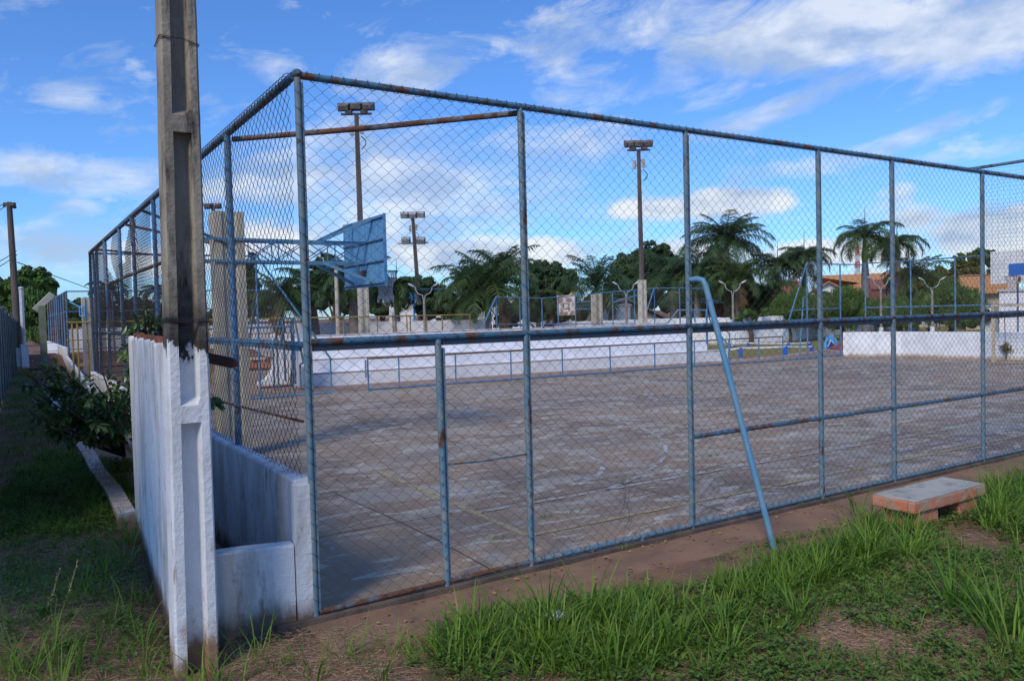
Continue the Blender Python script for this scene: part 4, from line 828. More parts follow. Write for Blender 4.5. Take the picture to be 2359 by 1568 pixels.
# ================================================================== FLOODLIGHT POLES
def flood(mb_h, mb_f, c, ax_, w_, h_, d_, tiltv):
    c = np.array(c, float); n = np.array((-ax_[1], ax_[0], 0)); n = n*cos(tiltv)-np.array((0, 0, 1))*sin(tiltv); u_ = np.cross(np.array(ax_), n)*-1
    a = [c+np.array(ax_)*x*w_/2+u_*y*h_/2 for x, y in ((-1, -1), (1, -1), (1, 1), (-1, 1))]; b_ = [c+np.array(ax_)*x*w_*.36+u_*y*h_*.34-n*d_ for x, y in ((-1, -1), (1, -1), (1, 1), (-1, 1))]
    mb_h.add(a+b_, [[4, 5, 6, 7], [0, 1, 5, 4], [1, 2, 6, 5], [2, 3, 7, 6], [3, 0, 4, 7]])
    a2 = [q-n*.01 for q in a]; mb_f.add(a2, [[0, 1, 2, 3]])
    return
def flood_pole(name, label, ub, vtop, ut, D, wtop, wbot, rows, conc_v=None, base_v=780, mt=WOOD, hm=None, hr=.5):
    pb = at(ub, base_v, D); pt = at(ut, vtop, D); pb = np.array((pb[0]+(pt[0]-pb[0])*0, pb[1], 0.))
    r = thing(name, label, 'floodlight pole', pb); 
    mb = MB(); 
    P = [lerp(pb, pt, t) for t in np.linspace(0, 1, 6)]; V = []
    for i, q in enumerate(P):
        a = lerp([wbot], [wtop], i/5)[0]/2; V += [(q[0]-a, q[1]-a*.8, q[2]), (q[0]+a, q[1]-a*.8, q[2]), (q[0]+a, q[1]+a*.8, q[2]), (q[0]-a, q[1]+a*.8, q[2])]
    mb.add(V, [[i*4+k, i*4+(k+1) % 4, (i+1)*4+(k+1) % 4, (i+1)*4+k] for i in range(5) for k in range(4)]+[[20, 21, 22, 23]]); mb.build('shaft', mt, r)
    if conc_v: 
        zc = at(ub, conc_v, D)[2]; q = lerp(pb, pt, zc/pt[2]/2); mb = MB(); hcolumn(mb, (q[0], q[1]), wbot*1.45, wbot*1.3, 0, zc, .04); mb.build('concrete_base', CONCB, r)
    h = rt.copy(); h[2] = 0; h /= np.linalg.norm(h)
    for (dz, half, n, sz, tl) in rows:
        z = pt+np.array((0, 0, dz)); mb = MB(); mb.bar(z-h*half, z+h*half, .07, .07); ca = mb.build('crossarm', RUSTM, r)
        for k in range(n):
            x = -half+2*half*(k+.5)/n if n > 1 else 0
            H_, F_ = MB(), MB(); flood(H_, F_, z+h*x+np.array((0, 0, sz*.25+.04)), h, sz*1.0, sz*hr, sz*.5, -.55+.2*rng.random())
            hd = H_.build('floodlight', hm or DARKM, r); F_.build('lens', LIGHTM, hd)
    for k, (x, z_) in enumerate(((-.2, -.55), (.2, -.6))): mb = MB(); mb.box(tuple(pt+h*x+np.array((0, -.0, z_+(0 if k else -.1)))), (.13, .12, .36)); mb.build('ballast_box', LIGHTM, r)
    mb = MB(); q = pt+h*.25; mb.tube([tuple(pt+h*(.12+.18*sin(t))+np.array((0, -.1, -.9-.5*t/pi))) for t in np.linspace(0, pi, 10)], .02, 5); mb.build('cable', BLACK, r)
    return r
flood_pole('floodlight_pole', 'tall floodlight pole standing behind the blue backboard, with two rows of dark lamps', 840, 262, 821, 31, .14, .24, [(.14, .72, 3, .50, 0), (-.02, .6, 2, .30, 0)], 663)
flood_pole('floodlight_pole', 'tall floodlight pole with pale concrete foot right behind the bleachers', 1482, 345, 1471, 35, .13, .2, [(.14, .62, 3, .48, 0), (-.02, .5, 2, .30, 0)], 645)
flood_pole('floodlight_pole', 'slender leaning floodlight pole with lamps on two levels, right of the blue backboard', 972, 503, 951, 52, .17, .28, [(.05, .80, 3, .56, 0), (-1.62, .98, 2, .62, 0)], None, hm=mat('grey_floodlight_metal', (.34, .34, .35), (.22, .21, .2), 6), hr=.8)
flood_pole('floodlight_pole', 'distant floodlight pole whose lamps show above the beige column beside the big concrete pole', 500, 482, 491, 38, .14, .2, [(.05, .42, 2, .42, 0)], None, hr=.45)

# ================================================================== STREET LAMPS
def street_lamp(base, hz, label, white_foot=True):
    r = thing('street_lamp', label, 'street lamp', base, 'twin armed park street lamps'); x, y = base[0], base[1]
    mb = MB(); mb.tube([(x, y, 0), (x, y, hz-.9)], [.085, .06], 8); mb.build('shaft', mat('lamp_shaft_concrete', (.3, .27, .23), (.24, .21, .18), 3) if 'lamp_shaft_concrete' not in bpy.data.materials else bpy.data.materials['lamp_shaft_concrete'], r)
    mb = MB(); mb.tube([(x, y, 0), (x, y, .85)], .125, 10); mb.build('painted_foot', WHITE, r)
    h = rt.copy(); h[2] = 0; h /= np.linalg.norm(h)
    for s_ in (-1, 1):
        mb = MB(); mb.tube([(x, y, hz-1.0)]+[tuple(np.array((x, y, hz-.6))+h*s_*(.07+.36*sin(t))+np.array((0, 0, .42*(1-cos(t)))) ) for t in np.linspace(0, pi/2, 7)], .02, 6); a_ = mb.build('arm', LIGHTM, r)
        c = np.array((x, y, hz-.10))+h*s_*.62; mb = MB(); mb.ell((0, 0, 0), (.2, .08, .055), 12, 8)
        Vv = mb.V[0]; an = .5*s_; R = np.array([[cos(an), 0, -sin(an)], [0, 1, 0], [sin(an), 0, cos(an)]]); Vv = Vv @ R.T; ang = atan2(h[1], h[0]); Rz = np.array([[cos(ang), -sin(ang), 0], [sin(ang), cos(ang), 0], [0, 0, 1]]); mb.V[0] = Vv @ Rz.T + c
        mb.build('lamp_head', LIGHTM, a_)
    return r
def lamp_at(u, vb, D, vhead): p = at(u, vb, D); return (p[0], p[1], 0), at(u, vhead, D)[2]
b0, z0 = lamp_at(1690, 799, 44.6, 646); street_lamp(b0, z0, 'twin lamp post on the lawn before the white wall, just right of the bleachers')
for (u, vb, D, vh, lb) in ((979, 764, 40, 652, 'twin lamp post beside the slender leaning floodlight pole'), (1444, 760, 45, 648, 'twin lamp post behind the bleachers just left of the pale footed floodlight pole'),
                           (2030, 770, 46, 636, 'twin lamp post among the round bushes under the twin palms'), (2148, 763, 45, 638, 'rightmost twin lamp post, beside the blue picnic table')):
    b0, z0 = lamp_at(u, vb, D, vh); street_lamp(b0, z0, lb)

# ================================================================== WALLS AND BUILDINGS BEHIND
def wall_line(label, pts, D, ztop, m=WHITE, th=.2, z0=-.1):
    mb = MB(); P = [at(u, 740, d)[:2] for (u, _), d in zip(pts, D)]
    for a, b_ in zip(P[:-1], P[1:]): rough_wall(mb, a, b_, th, z0, ztop, nseg=12, jz=.015)
    return tag(mb.build('boundary_wall', m), label, 'wall')
wall_line('pale grey rendered boundary wall behind the yellow pipe fence', [(150, 0), (720, 0), (1120, 0)], [56, 48, 44], 1.92, GREYW)
mb = MB(); wa = G(1560, 800); wb = G(1900, 794)
wpts = [at(1330, 760, 47)[:2], G(1560, 793)[:2], G(1700, 794)[:2], G(1800, 789)[:2], G(1870, 782)[:2], G(1960, 768)[:2], G(2090, 757)[:2], G(2260, 748)[:2]]
for a, b_ in zip(wpts[:-1], wpts[1:]): rough_wall(mb, a, b_, .2, -.2, 1.62, nseg=14, jz=.02)
tag(mb.build('boundary_wall', WHITE), 'long white boundary wall on the far edge of the lawn behind the playground rails', 'wall')
def house(label, u0, u1, vb, ve, vr, D, wm, rm, ridge='x', depth=7, over=.4, ext=1, name='house', win=(), hip=0.0, zb=0):
    a = at(u0, ve, D); b_ = at(u1, ve, D); zr = at((u0+u1)/2, vr, D)[2]; ze = (a[2]+b_[2])/2
    n = (a-CP)*(1, 1, 0); n /= np.linalg.norm(n); d = np.array((n[1], -n[0], 0)); ri = (b_-CP)*(1, 1, 0); q_ = a-CP; s_ = (q_[0]*n[0]+q_[1]*n[1])/(ri@n)
    b_ = np.array((*(CP+ri*s_)[:2], a[2])); l = np.linalg.norm(b_-a); ze = a[2]; r = thing(name, label, 'building', (a[0], a[1], 0))
    mb = MB(); c = [a, b_, b_+n*depth, a+n*depth]
    V = [(*q[:2], z) for z in (zb, ze) for q in c]; Fq = [[0, 1, 5, 4], [1, 2, 6, 5], [2, 3, 7, 6], [3, 0, 4, 7]]
    if ridge == 'y': V += [(*((a+b_)/2)[:2], zr-.08), (*((a+b_)/2+n*depth)[:2], zr-.08)]; Fq += [[4, 5, 8], [6, 7, 9]]
    elif ridge == 'flat': Fq += [[4, 5, 6, 7]]
    elif ridge == 'mono': V += [(*b_[:2], zr)]
    mb.add(V, Fq); wl = mb.build('wall', wm, r)
    mb = MB(); o_ = over; t = .14
    if ridge == 'x':
        p0 = a-d*o_-n*o_; p1 = b_+d*o_-n*o_; q0_ = a-d*o_+n*(depth+o_); q1_ = b_+d*o_+n*(depth+o_); m0 = a+n*depth/2-d*(o_-hip*depth/2*2); m1 = b_+n*depth/2+d*(o_-hip*depth/2*2)
        z_ = ze-.05; V = [(*p0[:2], z_), (*p1[:2], z_), (*m1[:2], zr), (*m0[:2], zr), (*q1_[:2], z_), (*q0_[:2], z_)]; V2 = [(x, y, z-t) for x, y, z in V]
        mb.add(V+V2, [[0, 1, 2, 3], [3, 2, 4, 5], [0, 3, 5], [1, 4, 2], [6, 7, 1, 0], [10, 11, 5, 4], [6, 0, 5, 11], [7, 10, 4, 1], [6, 11, 10, 7]])
    elif ridge == 'y':
        m = (a+b_)/2; V = []
        for k in (-o_, depth+o_): V += [(*(a-d*o_+n*k)[:2], ze-.1), (*(m+n*k)[:2], zr), (*(b_+d*o_+n*k)[:2], ze-.1)]
        V2 = [(x, y, z-t) for x, y, z in V]; mb.add(V+V2, [[0, 1, 4, 3], [1, 2, 5, 4], [6, 7, 1, 0], [7, 8, 2, 1], [9, 3, 4, 10], [10, 4, 5, 11], [6, 0, 3, 9], [8, 11, 5, 2], [6, 9, 10, 7], [7, 10, 11, 8]])
    else:
        V = [(*(a-d*.1-n*.1)[:2], ze), (*(b_+d*.1-n*.1)[:2], ze), (*(b_+d*.1+n*depth)[:2], ze), (*(a-d*.1+n*depth)[:2], ze)]; V2 = [(x, y, z+.12) for x, y, z in V]; mb.add(V+V2, [[3, 2, 1, 0], [4, 5, 6, 7], [0, 1, 5, 4], [1, 2, 6, 5], [2, 3, 7, 6], [3, 0, 4, 7]])
    mb.build('roof', rm, r)
    for (fu, fz, ww, wh) in win:
        q = a+d*l*fu; mb = MB(); mb.box((*(q-n*.02)[:2], ze*fz), (ww, .06, wh), atan2(d[1], d[0])); mb.build('window', GLASS, r)
    return r
house('white house with two orange tiled gables on the right behind the bushes', 1872, 1948, 0, 672, 648, 88, HOUSEW, TILE, 'y', 10, .5, win=((.25, .93, 1.2, .6),))
house('taller white house with a broad orange tiled roof, right of and behind the two-gabled house', 1918, 2052, 0, 668, 628, 96, HOUSEW, TILE, 'x', 12, .6, hip=.8)
house('long low building with a maroon tiled roof above the round bushes', 1885, 2120, 0, 712, 664, 72, BEIGE, TILER, 'x', 9, .5, hip=.5)
house('white house with a terracotta roof just left of the rightmost lamp post', 2030, 2080, 0, 662, 640, 78, HOUSEW, TILEB, 'x', 9, 1.2)
house('house with a rusty terracotta gable among the right hand trees', 2085, 2160, 0, 674, 630, 80, BEIGE, TILEB, 'x', 9, .8, win=((.7, .9, 1.2, .9),))
house('beige house with a tan tiled roof left of the white backboard', 2225, 2330, 0, 672, 628, 62, BEIGE, TILE, 'x', 9, .5)
house('red roofed house seen between the palms right of the straight trunked palm', 1780, 1850, 0, 690, 645, 84, HOUSEW, TILEB, 'x', 9, .6)
house('tall plain white block building at the right edge behind the goal', 2302, 2520, 0, 672, 672, 42, HOUSEW, GREYW, 'flat', 12, .2)
house('low white shed with a flat roof between the bushes and the tall white block', 2262, 2300, 0, 706, 706, 50, HOUSEW, GREYW, 'flat', 6, .2)
house('small white house with a flat roof behind the yellow fence, right of the blue backboard', 896, 955, 0, 698, 698, 58, HOUSEW, LIGHTM, 'flat', 6, .1)
house('long low white building glimpsed through the dark trees in the middle', 990, 1330, 0, 694, 694, 92, HOUSEW, GREYW, 'flat', 8, .2, win=((.3, .7, 1.4, .8), (.7, .7, 1.4, .8)))
gh = at(1386, 700, 56); house('white walled house with a dark sloping roof and beige gable behind the next court', 1386, 1452, 0, 706, 700, 55, HOUSEW, GREYW, 'flat', 5, .1)
# beige lean-to gable beside it
r = thing('lean_to_house', 'beige gable wall under a dark sloping roof beside the white walled house', 'building', at(1455, 750, 56)*np.array((1, 1, 0)))
Dg = 56.; P = [at(u, v, Dg) for u, v in ((1449, 790), (1449, 697), (1540, 742), (1540, 790))]; P[0][2] = 0; P[3][2] = 0; hh = P[3]-P[0]; hh /= np.linalg.norm(hh); nn = np.array((-hh[1], hh[0], 0))
mb = MB(); mb.add([tuple(q) for q in P]+[tuple(q+nn*5) for q in P], [[0, 1, 2, 3][::-1], [4, 5, 6, 7], [0, 4, 5, 1], [3, 2, 6, 7]]); mb.build('wall', BEIGE, r)
mb = MB(); s0 = P[1]-hh*.2+np.array((0, 0, .2)); s1 = P[2]+hh*.3+np.array((0, 0, .02)); mb.add([tuple(q) for q in (s0-nn*.5, s1-nn*.5, s1+nn*5.4, s0+nn*5.4)]+[tuple(q+np.array((0, 0, .16))) for q in (s0-nn*.5, s1-nn*.5, s1+nn*5.4, s0+nn*5.4)], [[3, 2, 1, 0], [4, 5, 6, 7], [0, 1, 5, 4], [1, 2, 6, 5], [2, 3, 7, 6], [3, 0, 4, 7]]); mb.build('roof', GREYP, r)
house('yellow house wall glimpsed above the dark domed tree', 1285, 1325, 0, 632, 622, 100, YWALL, TILE, 'x', 6, .3)
house('pale yellow house glimpsed through the trees behind the second lamp post', 1405, 1450, 0, 655, 648, 84, YWALL, TILE, 'x', 6, .3)
# kiosk
k_ = thing('garden_kiosk', 'small brown plank kiosk with a white hipped roof left of the leaning blue strut', 'kiosk', at(1632, 745, 58)*np.array((1, 1, 0)))
a = at(1604, 700, 56); b_ = at(1664, 702, 56); zt = at(1634, 692, 56)[2]; d = b_-a; d[2] = 0; l = np.linalg.norm(d); d /= l; n = np.array((-d[1], d[0], 0)); c = (a+b_)/2+n*.9
mb = MB(); mb.box((c[0], c[1], a[2]/2), (l*.95, 1.8, a[2]), atan2(d[1], d[0])); mb.build('plank_wall', KIOSK, k_)
mb = MB(); V = [tuple(a-d*.1-n*.2), tuple(b_+d*.1-n*.2), tuple(b_+d*.1+n*2.1), tuple(a-d*.1+n*2.1)]; V = [(x, y, a[2]) for x, y, z in V]; mb.add(V+[(x, y, z+.12) for x, y, z in V]+[(c[0], c[1], zt+.25)], [[0, 1, 5, 4], [1, 2, 6, 5], [2, 3, 7, 6], [3, 0, 4, 7], [4, 5, 8], [5, 6, 8], [6, 7, 8], [7, 4, 8], [3, 2, 1, 0]]); mb.build('roof', LIGHTM, k_)
# railing beyond the wall
mb = MB(); A_ = at(1650, 723, 60); B_ = at(1800, 717, 62); mb.bar((A_[0], A_[1], A_[2]), (B_[0], B_[1], B_[2]), .12, .1)
for t in np.linspace(0, 1, 9): q = lerp(A_, B_, t); mb.bar((q[0], q[1], 0), tuple(q), .1)
tag(mb.build('wooden_railing', KIOSK), 'brown wooden railing behind the white wall beside the kiosk', 'railing')
# striped telecom tower
t_ = thing('telecom_tower', 'slim red and white striped lattice tower rising behind the orange roofed house', 'tower', at(1975, 640, 180)*np.array((1, 1, 0)))
RED = mat('tower_red', (.5, .2, .16), rough=.8); TW = mat('tower_white', (.6, .62, .64), rough=.7); pz = [636, 617, 602, 588, 566]; c = at(1975, 600, 180)
for i in range(4):
    z0_, z1_ = at(1975, pz[i], 180)[2], at(1975, pz[i+1], 180)[2]; mb = MB(); w0 = .42-.05*i
    for sx_, sy_ in ((-1, -1), (1, -1), (1, 1), (-1, 1)): mb.bar((c[0]+sx_*w0, c[1]+sy_*w0, z0_), (c[0]+sx_*(w0-.08), c[1]+sy_*(w0-.08), z1_), .2)
    for k in range(5):
        za, zb_ = z0_+(z1_-z0_)*k/5, z0_+(z1_-z0_)*(k+1)/5
        for sg in (-1, 1): mb.bar((c[0]-w0*sg, c[1]-w0, za), (c[0]+w0*sg, c[1]-w0, zb_), .1); mb.bar((c[0]-w0*sg, c[1]+w0, za), (c[0]+w0*sg, c[1]+w0, zb_), .1)
    mb.build('mast_section', TW if i % 2 == 0 else RED, t_)
mb = MB(); mb.bar((c[0], c[1], 0), (c[0], c[1], at(1975, 636, 180)[2]), 1.0); mb.build('mast_base', TW, t_)
# water tank and dish
mb = MB(); q = at(884+70, 684, 56); q = at(953, 685, 57); mb.box((q[0], q[1], q[2]), (.5, .5, .55)); mb.box((q[0], q[1], q[2]+.3), (.56, .56, .06)); mb.bar((q[0], q[1], 0), (q[0], q[1], q[2]-.25), .12); tag(mb.build('water_tank', SKYB), 'small sky blue water tank next to the lamp head of the slender floodlight pole', 'water tank')
q = at(891, 698, 57); mb = MB(); mb.tube([(q[0], q[1], q[2]-.5), (q[0], q[1], q[2])], .03, 6)
V = []; 
for j in range(4):
    for i in range(12): a = 2*pi*i/12; rr_ = .42*j/3; V.append((q[0]+rr_*cos(a), q[1]+.25*(rr_/.42)**2-.2, q[2]+rr_*sin(a)+.1))
mb.add(V, [[j*12+i, j*12+(i+1) % 12, (j+1)*12+(i+1) % 12, (j+1)*12+i] for j in range(3) for i in range(12)]); tag(mb.build('satellite_dish', LIGHTM), 'small grey satellite dish at the left end of the flat white house roof', 'satellite dish')

# ================================================================== PLAYGROUND
def play_rail(label, pts, D0, name='playground_rail'):
    r = thing(name, label, 'railing', G(*pts[0][:2])*np.array((1, 1, 0)), 'white topped playground rails')
    P = [G(u, vb) for u, vb, vt in pts]; Z = [max(.2, (vb-vt)/F*np.dot(p-CP, fw)) for p, (u, vb, vt) in zip(P, pts)]
    for p, z in zip(P, Z): mb = MB(); mb.tube([(p[0], p[1], -.03), (p[0], p[1], z)], .085, 10); mb.build('post', BLUEP, r)
    mb = MB(); pl = []
    for i in range(len(P)-1):
        for t in np.linspace(0, 1, 8)[:-1]: q = lerp(P[i], P[i+1], t); pl.append((q[0], q[1], lerp([Z[i]], [Z[i+1]], t)[0]-.03-.02*sin(pi*t)))
    pl.append((P[-1][0], P[-1][1], Z[-1]-.03)); mb.tube(pl, .042, 8); mb.build('top_rail', WHITE, r)
play_rail('nearer low playground rail with a white top on blue posts', [(1650, 825, 806), (1706, 823, 800), (1810, 819, 797), (1871, 811, 797), (1903-33, 810, 796)][:4]+[], 40)
play_rail('farther low playground rail with a white top on blue posts', [(1680, 800, 790), (1724, 798, 789), (1816, 802, 790), (1906-40, 797, 788)], 44)
sb_ = thing('playground_slide', 'sky blue playground ramp with a navy triangle and white chevron on the red floor', 'playground equipment', G(1905, 806)*np.array((1, 1, 0)))
Dq = float(np.dot(G(1905, 806)-CP, fw)); Pn = [at(u, v, Dq) for u, v in ((1906.5, 803), (1905.5, 776), (1912, 772), (1921, 771), (1922, 794))]; hh = rt.copy(); hh[2] = 0; hh /= np.linalg.norm(hh); nn = np.array((-hh[1], hh[0], 0))
def slab2(pts, D, th, m, name, par): P = [at(u, v, D) for u, v in pts]; mb = MB(); n = len(P); mb.add([tuple(q) for q in P]+[tuple(q+nn*th) for q in P], [list(range(n))[::-1], list(range(n, 2*n))]+[[i, (i+1) % n, n+(i+1) % n, n+i] for i in range(n)]); return mb.build(name, m, par)
pn = slab2([(1906.5, 804), (1905.8, 777), (1912, 772), (1921, 771), (1922, 794)], Dq, .12, SKYB, 'panel', sb_)
slab2([(1907.2, 803), (1914.8, 784), (1921.6, 793.5)], Dq-.03, .02, NAVY, 'painted_triangle', pn)
slab2([(1905, 798), (1913.5, 781.5), (1915.3, 781.5), (1921.8, 789.5), (1921, 792), (1914.6, 785), (1907.5, 799)], Dq-.06, .02, WHITE, 'painted_chevron', pn)
for pts in ([(1902, 808), (1901.5, 789), (1907, 777)], [(1925, 795), (1925, 783), (1922, 780)]): mb = MB(); mb.tube([tuple(at(u, v, Dq-.2)) for u, v in pts], .07, 8); mb.build('side_rail', SKYB, sb_)
tb = thing('picnic_table', 'dark blue concrete picnic table with stools in front of the white wall', 'table', at(2110, 756, 56)*np.array((1, 1, 0)))
q = at(2106, 757, 56)
mb = MB(); mb.tube([(q[0], q[1], 0), (q[0], q[1], .7)], .22, 8); mb.tube([(q[0], q[1], .7), (q[0], q[1], .8)], .5, 14); mb.build('table_top', NAVY, tb)
for k in range(4): a = k*pi/2+.4; x, y = q[0]+.95*cos(a), q[1]+.95*sin(a); mb = MB(); mb.tube([(x, y, 0), (x, y, .36)], .12, 8); mb.tube([(x, y, .36), (x, y, .45)], .22, 10); mb.build('stool', NAVY, tb)
# long bench near the left of the bleachers
lb_ = thing('long_concrete_bench', 'distant long low concrete bench with orange block supports left of the flared white wall', 'bench', G(575, 850)*np.array((1, 1, 0)))
A_ = G(520, 848); B_ = G(618, 846); mb = MB(); mb.bar((A_[0], A_[1], .42), (B_[0], B_[1], .42), .5, .09); mb.build('seat_slab', CONCB, lb_)
for t in (.1, .42, .62, .92): q = lerp(A_, B_, t); mb = MB(); mb.box((q[0], q[1], .185), (.35, .4, .37)); mb.build('support_block', ORANGE, lb_)
mb = MB(); A_ = G(300, 838); B_ = G(640, 830); n_ = np.array((0, 1.)); V = [(A_[0]-6, A_[1]+1, -.02), (B_[0], B_[1]+1.5, -.02), (B_[0], B_[1]+5, .5), (A_[0]-6, A_[1]+5, .5), (B_[0], B_[1]+12, .45), (A_[0]-6, A_[1]+12, .45)]; mb.add(V, [[0, 1, 2, 3], [3, 2, 4, 5]]); struct('earth_bank', mb, SOIL)

# ================================================================== PALMS
def palm(label, ut, vc, D, R, nf=16, mat_=FROND, shaft=1.6, tw=.2, up_=1.0, ht=None, droop=1.15, dead=0, crop=None, coco=False):
    """ut, vc: where the crown springs from in the picture, D: distance along the view, R: frond length (m)"""
    c = at(ut, vc, D); b = np.array((c[0]+rng.uniform(-.15, .15), c[1], 0.)); r = thing('coconut_palm' if coco else 'royal_palm', label, 'palm tree', b, None)
    zt = c[2]-shaft
    mb = MB(); P = [lerp(b-(0, 0, .2), (c[0], c[1], zt), t) for t in np.linspace(0, 1, 9)]; rad = [tw*(1.3-.35*t+.12*sin(t*pi)) for t in np.linspace(0, 1, 9)]; rad[-1] = tw*.8
    mb.tube(P, rad, 10); mb.build('trunk', GREYP, r)
    if shaft > .4: mb = MB(); mb.tube([(c[0], c[1], zt-.02), (c[0], c[1], zt+shaft*.25), (c[0], c[1], zt+shaft*.7), (c[0], c[1], c[2]+.1)], [tw*.82, tw*.95, tw*.6, tw*.3], 10); mb.build('crownshaft', SHAFT, r)
    VV, FF, TT = [], [], []; nv = 0
    def frond(az, e0, L_, dr, mbx, wid=.05, hang=.9):
        nonlocal nv
        n = 13; t = np.linspace(0, 1, n); el = e0-dr*t**1.25*1.9; ds = L_/(n-1)
        h = np.array((cos(az), sin(az), 0)); z = np.array((0, 0, 1.)); pts = [c.copy()]
        for k in range(1, n): pts.append(pts[-1]+ds*(cos(el[k])*h+sin(el[k])*z))
        pts = np.array(pts); sd = np.array((-sin(az), cos(az), 0))
        mbx.segs(pts[:-1], pts[1:], .03)
        m = 50; tt = np.linspace(.1, 1, m); pi_ = np.stack([np.interp(tt, t, pts[:, q]) for q in range(3)], 1); ee = np.interp(tt, t, el)
        fwv = np.cos(ee)[:, None]*h+np.sin(ee)[:, None]*z
        for sg in (-1, 1):
            ll = L_*.25*np.sin(np.clip(tt*1.05, 0, 1)*pi*.93+.12)**.6*rng.uniform(.75, 1.15, m)
            hg = hang*rng.uniform(.4, 1.3, m)
            dirv = sd*sg*.8+fwv*.55+z*(rng.uniform(-.25, .35, m))[:, None]; dirv /= np.linalg.norm(dirv, axis=1)[:, None]
            a = pi_; b1 = a+dirv*(ll*.55)[:, None]-z*(ll*.12*hg)[:, None]; b2 = b1+dirv*(ll*.35)[:, None]-z*(ll*.5*hg)[:, None]
            w_ = fwv*wid/2
            V = np.stack([a-w_*.7, a+w_*.7, b1+w_, b1-w_, b2+w_*.25, b2-w_*.25], 1).reshape(-1, 3)
            i = (np.arange(m)*6)[:, None]; mbx.add(V, np.concatenate([i+np.array([[0, 1, 2, 3]]), i+np.array([[3, 2, 4, 5]])]), np.repeat(rng.uniform(0, 1, m)*.6+.4*rng.random(), 6))
    mb = MB()
    nf = int(nf*1.6); droop *= (1.0 if up_ >= 1 else 1.22)
    for k in range(nf):
        az = k*2.399+rng.uniform(-.25, .25); q = (k+.5)/nf; e0 = (1.42-1.25*q)*up_+rng.uniform(-.1, .1)
        frond(az, e0, (.92 if up_ >= 1 else .62)*R*rng.uniform(.85, 1.08)*(.8 if q < .15 else 1), droop*(.5+.6*q)*rng.uniform(.85, 1.15), mb)
    mb.tube([tuple(c), tuple(c+(0.05, 0, R*.45))], [.05, .01], 5)
    o = mb.build('crown', mat_, r, smooth=False)
    if dead:
        mb = MB()
        for k in range(dead): frond(rng.uniform(0, 6.28), -.35, R*.75, .9, mb, .06, 1.4)
        mb.build('dead_frond', DEADF, r, smooth=False)
    return r
PAL = [
 ('royal palm with slim crownshaft, leftmost of the clump right of the slender floodlight pole', 1077, 652, 46, 3.4, 15, FROND, 1.5, .17, .9, 1),
 ('royal palm with bright green crownshaft, middle of the clump left of the second fence post', 1123, 672, 44, 3.9, 18, FROND2, 1.6, .2, 1.05, 2),
 ('royal palm with the highest crown of the clump, just left of the second fence post', 1155, 640, 52, 3.9, 18, FROND, 1.4, .22, 1.05, 0),
 ('short royal palm with a long green crownshaft just right of the second fence post', 1239, 688, 46, 2.9, 14, FROND2, 1.3, .15, .8, 2),
 ('royal palm with upswept fronds beyond the peeling white board', 1375, 668, 52, 4.0, 14, FROND, 1.5, .2, 1.15, 2),
 ('royal palm whose thick grey trunk shows left of the floodlight pole under the blue board', 813, 640, 46, 3.2, 14, FROND, 1.2, .27, 1.0, 0),
 ('royal palm crowning just left of the slender leaning floodlight pole', 913, 662, 46, 3.6, 16, FROND, 1.5, .18, .85, 0),
 ('royal palm behind the near fence corner post', 722, 668, 46, 3.2, 14, FROND, 1.2, .2, 1.0, 1),
 ('young bright green palm seen low left of the near corner post', 648, 690, 44, 2.9, 13, FROND2, 1.1, .14, 1.0, 1),
 ('royal palm just right of the pale footed floodlight pole', 1553, 642, 56, 4.6, 16, FROND, 1.3, .27, 1.0, 0),
 ('royal palm behind the third fence post', 1606, 632, 54, 4.4, 16, FROND, 1.6, .22, .95, 0),
 ('tallest broad crowned dark royal palm between the third and fourth fence posts', 1674, 565, 56, 4.1, 26, FROND, 2.2, .34, 1.05, 2),
 ('thin crowned royal palm behind the long white wall, left of the fourth post', 1791, 612, 58, 3.9, 16, FROND, 2.0, .2, .85, 1),
 ('royal palm with a tall spear leaf just left of the fourth fence post', 1852, 590, 58, 4.2, 18, FROND, 2.4, .22, .75, 2),
 ('left and larger of the twin arching palms, between the fourth and fifth fence posts', 1992, 548, 56, 5.0, 15, FROND2, 1.7, .24, .85, 0),
 ('right and smaller of the twin arching palms, behind the fifth fence post', 2066, 562, 58, 4.2, 13, FROND, 1.0, .24, .72, 0),
 ('slim young palm with light green fronds left of the rightmost lamp post', 2110, 642, 58, 3.4, 12, FROND2, 1.8, .16, 1.0, 0),
 ('small palm low between the pale footed floodlight pole and the kiosk', 1640, 655, 66, 3.6, 14, FROND2, 1.2, .2, .9, 0),
 ('distant palm above the left fence, left of the big concrete pole', 250, 668, 70, 3.6, 14, FROND, 1.0, .22, .9, 0),
 ('distant small palm just left of the big concrete pole', 362, 672, 72, 3.2, 13, FROND, 1.0, .2, .9, 0),
]
for (lb, u, v, D_, R_, nf, mt, sh, tw, up_, dd_) in PAL: palm(lb, u, v, D_, R_, nf, mt, sh, tw, up_, dead=dd_)
palm('low spreading coconut palm with a dark bushy crown behind the lawn wall', 1757, 690, 54, 4.6, 22, FROND, 0.2, .3, .95, dead=0, coco=True, droop=1.0)
palm('small yellow green coconut palm drooping beside the tallest royal palm', 1700, 648, 52, 3.0, 13, FROND2, 0.2, .16, 1.0, dead=2, coco=True, droop=1.2)

